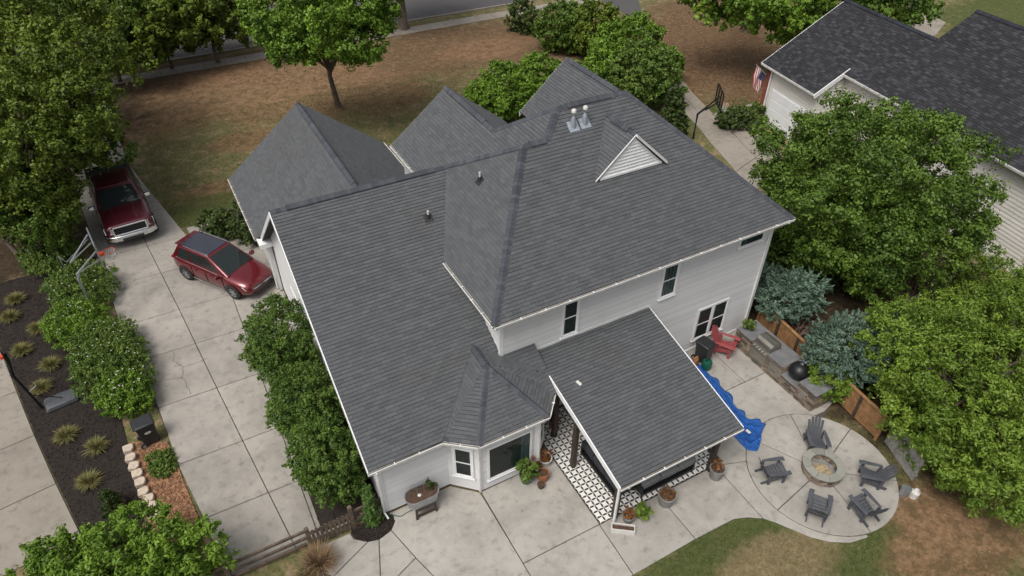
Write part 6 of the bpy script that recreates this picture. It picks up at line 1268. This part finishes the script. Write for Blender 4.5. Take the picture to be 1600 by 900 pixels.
def lb_(dx, dy, sx, sy, z0, z1, nm, mt): c = q+Matrix.Rotation(rz, 3, 'Z') @ Vector((dx, dy, 0)); MB().box((c.x, c.y, (z0+z1)/2), (sx, sy, z1-z0), rz).build(nm, mt, t)
for dx, dy, sx, sy in ((0, .11, .74, .03), (0, -.11, .74, .03), (.36, 0, .03, .19), (-.36, 0, .03, .19)): lb_(dx, dy, sx, sy, 0, .2, 'side_board', 'whitepot')
lb_(0, 0, .68, .18, .02, .13, 'soil', 'soil')
# galvanised tub on a wooden stand with wire hoops
t = thing('tub_planter', 'oval galvanised tub planter on a dark wooden stand by the back wall', 'planter', (3.72, 12.66, 0)); c = (3.72, 12.66, 0); tz = .48
MB().lathe([(.24, tz), (.30, tz+.40), (.315, tz+.41), (.315, tz+.43), (.285, tz+.43), (.28, tz+.36)], c, 28, 1., flat=.26).build('tub', 'metal', t, smooth=True); MB().lathe([(.28, tz+.32), (.28, tz+.37), (.15, tz+.385), (0, tz+.385)], c, 24, flat=.24).build('soil', 'soil', t)
for sx in (-1, 1):
    for sy in (-1, 1): MB().beam((3.72+sx*.34, 12.66+sy*.26, 0), (3.72+sx*.30, 12.66+sy*.2, tz), .07, .07, (1, 0, 0)).build('leg', 'brownwood', t)
for sy in (-1, 1):
    for z in (.12, tz-.05): MB().beam((3.40, 12.66+sy*.24, z), (4.04, 12.66+sy*.24, z), .045, .08).build('rail', 'brownwood', t)
for sx in (-1, 1): MB().beam((3.72+sx*.32, 12.42, tz-.05), (3.72+sx*.32, 12.9, tz-.05), .045, .08).build('rail', 'brownwood', t)
for x0 in (3.45, 3.72, 3.95):
    MB().path([(x0-.13, 12.7, tz+.35), (x0-.13, 12.7, tz+.75), (x0-.07, 12.72, tz+.9), (x0+.07, 12.74, tz+.9), (x0+.13, 12.74, tz+.75), (x0+.13, 12.74, tz+.35)], .008, 5).build('wire_hoop', 'metal', t)
pos, nm, tone, cc = crown_pts([((4.05, 12.74, tz+.55), (.16, .14, .22))], 14, 260, .1); leaf_mesh('foliage', pos, nm, .05, tone, 'yew needle', t); MB().lathe([(.05, .37+tz), (.06, .41+tz), (.0, .43+tz)], (3.62, 12.62, 0), 10).build('stone', 'whitepot', t)
b = MB(); pts = []
for i in range(40): s = i/39; pts.append((2.55+1.1*s, 13.0-.25*math.sin(s*3.1)+.03*math.sin(s*14), .03+.02*math.sin(s*9)))
b.path(pts, .014, 6); one('garden_hose', b, simple('green hose', (.02, .10, .075), .5), 'thin green garden hose along the foot of the back wall', 'hose')
# buckets by the fence
def bucket(label, x, y, mat, h=.36, lid=True):
    t = thing('bucket', label, 'bucket', (x, y, -.05)); MB().lathe([(.13, 0), (.155, h), (.165, h+.005), (.165, h+.03), (.0, h+.035)] if lid else [(.14, 0), (.15, h*.7), (.07, h*.95), (.05, h*1.1), (.0, h*1.1)], (x, y, -.05), 18).build('pail', mat, t, smooth=True); MB().path([(x-.16, y, h-.1), (x-.1, y-.12, h-.18), (x+.1, y-.12, h-.18), (x+.16, y, h-.1)], .006, 5).build('handle', 'metal', t)
q = at(1411, 772); bucket('grey lidded bucket beside the silvery fence', q.x, q.y, 'metal'); q = at(1427, 774); bucket('cream jug with a narrow neck next to the grey bucket', q.x, q.y, 'whitepot', .36, False)
# ------------------------------------------------------------------ furniture in the shade of the patio cover
def sofa(label, x, y, rz, ln, mat='cushion'):
    t = thing('outdoor_sofa', label, 'sofa', (x, y, .014), rz)
    MB().box((0, 0, .16), (.8, ln, .12)).build('frame', 'blackmetal', t, local=True, bevel=.01)
    for sx in (-1, 1):
        for sy in (-1, 1): MB().box((sx*.36, sy*(ln/2-.05), .06), (.06, .06, .12)).build('leg', 'blackmetal', t, local=True)
    k = max(1, int(ln/.7))
    for i in range(k):
        yy = -ln/2+ln/k*(i+.5); MB().box((.05, yy, .32), (.66, ln/k-.02, .18)).build('seat_cushion', mat, t, local=True, bevel=.05, seg=3, smooth=True)
        MB().box((-.30, yy, .58), (.18, ln/k-.03, .42), 0, None, Matrix.Rotation(-.2, 3, 'Y')).build('back_cushion', mat, t, local=True, bevel=.05, seg=3, smooth=True)
    for sy in (-1, 1): MB().box((0, sy*(ln/2-.02), .40), (.78, .07, .36)).build('arm', 'blackmetal', t, local=True, bevel=.02)
sofa('charcoal cushioned sofa under the open side of the patio cover', 9.78, 11.0, R(0), 2.1); sofa('grey cushioned sofa along the front edge of the patio cover', 11.3, 9.98, R(90), 2.2, 'cushiongrey')
t = thing('patio_table', 'low dark table between the sofas under the patio cover', 'table', (11.2, 11.5, .014)); MB().box((11.2, 11.5, .42), (1.1, .7, .05)).build('table_top', 'brownwood', t)
for sx in (-1, 1):
    for sy in (-1, 1): MB().box((11.2+sx*.48, 11.5+sy*.3, .2), (.06, .06, .39)).build('leg', 'blackmetal', t)
pot('terracotta_pot', 'terracotta pot standing on the tiles behind the posts', 9.25, 13.6, .2, .36, 'terracotta', z=.014)
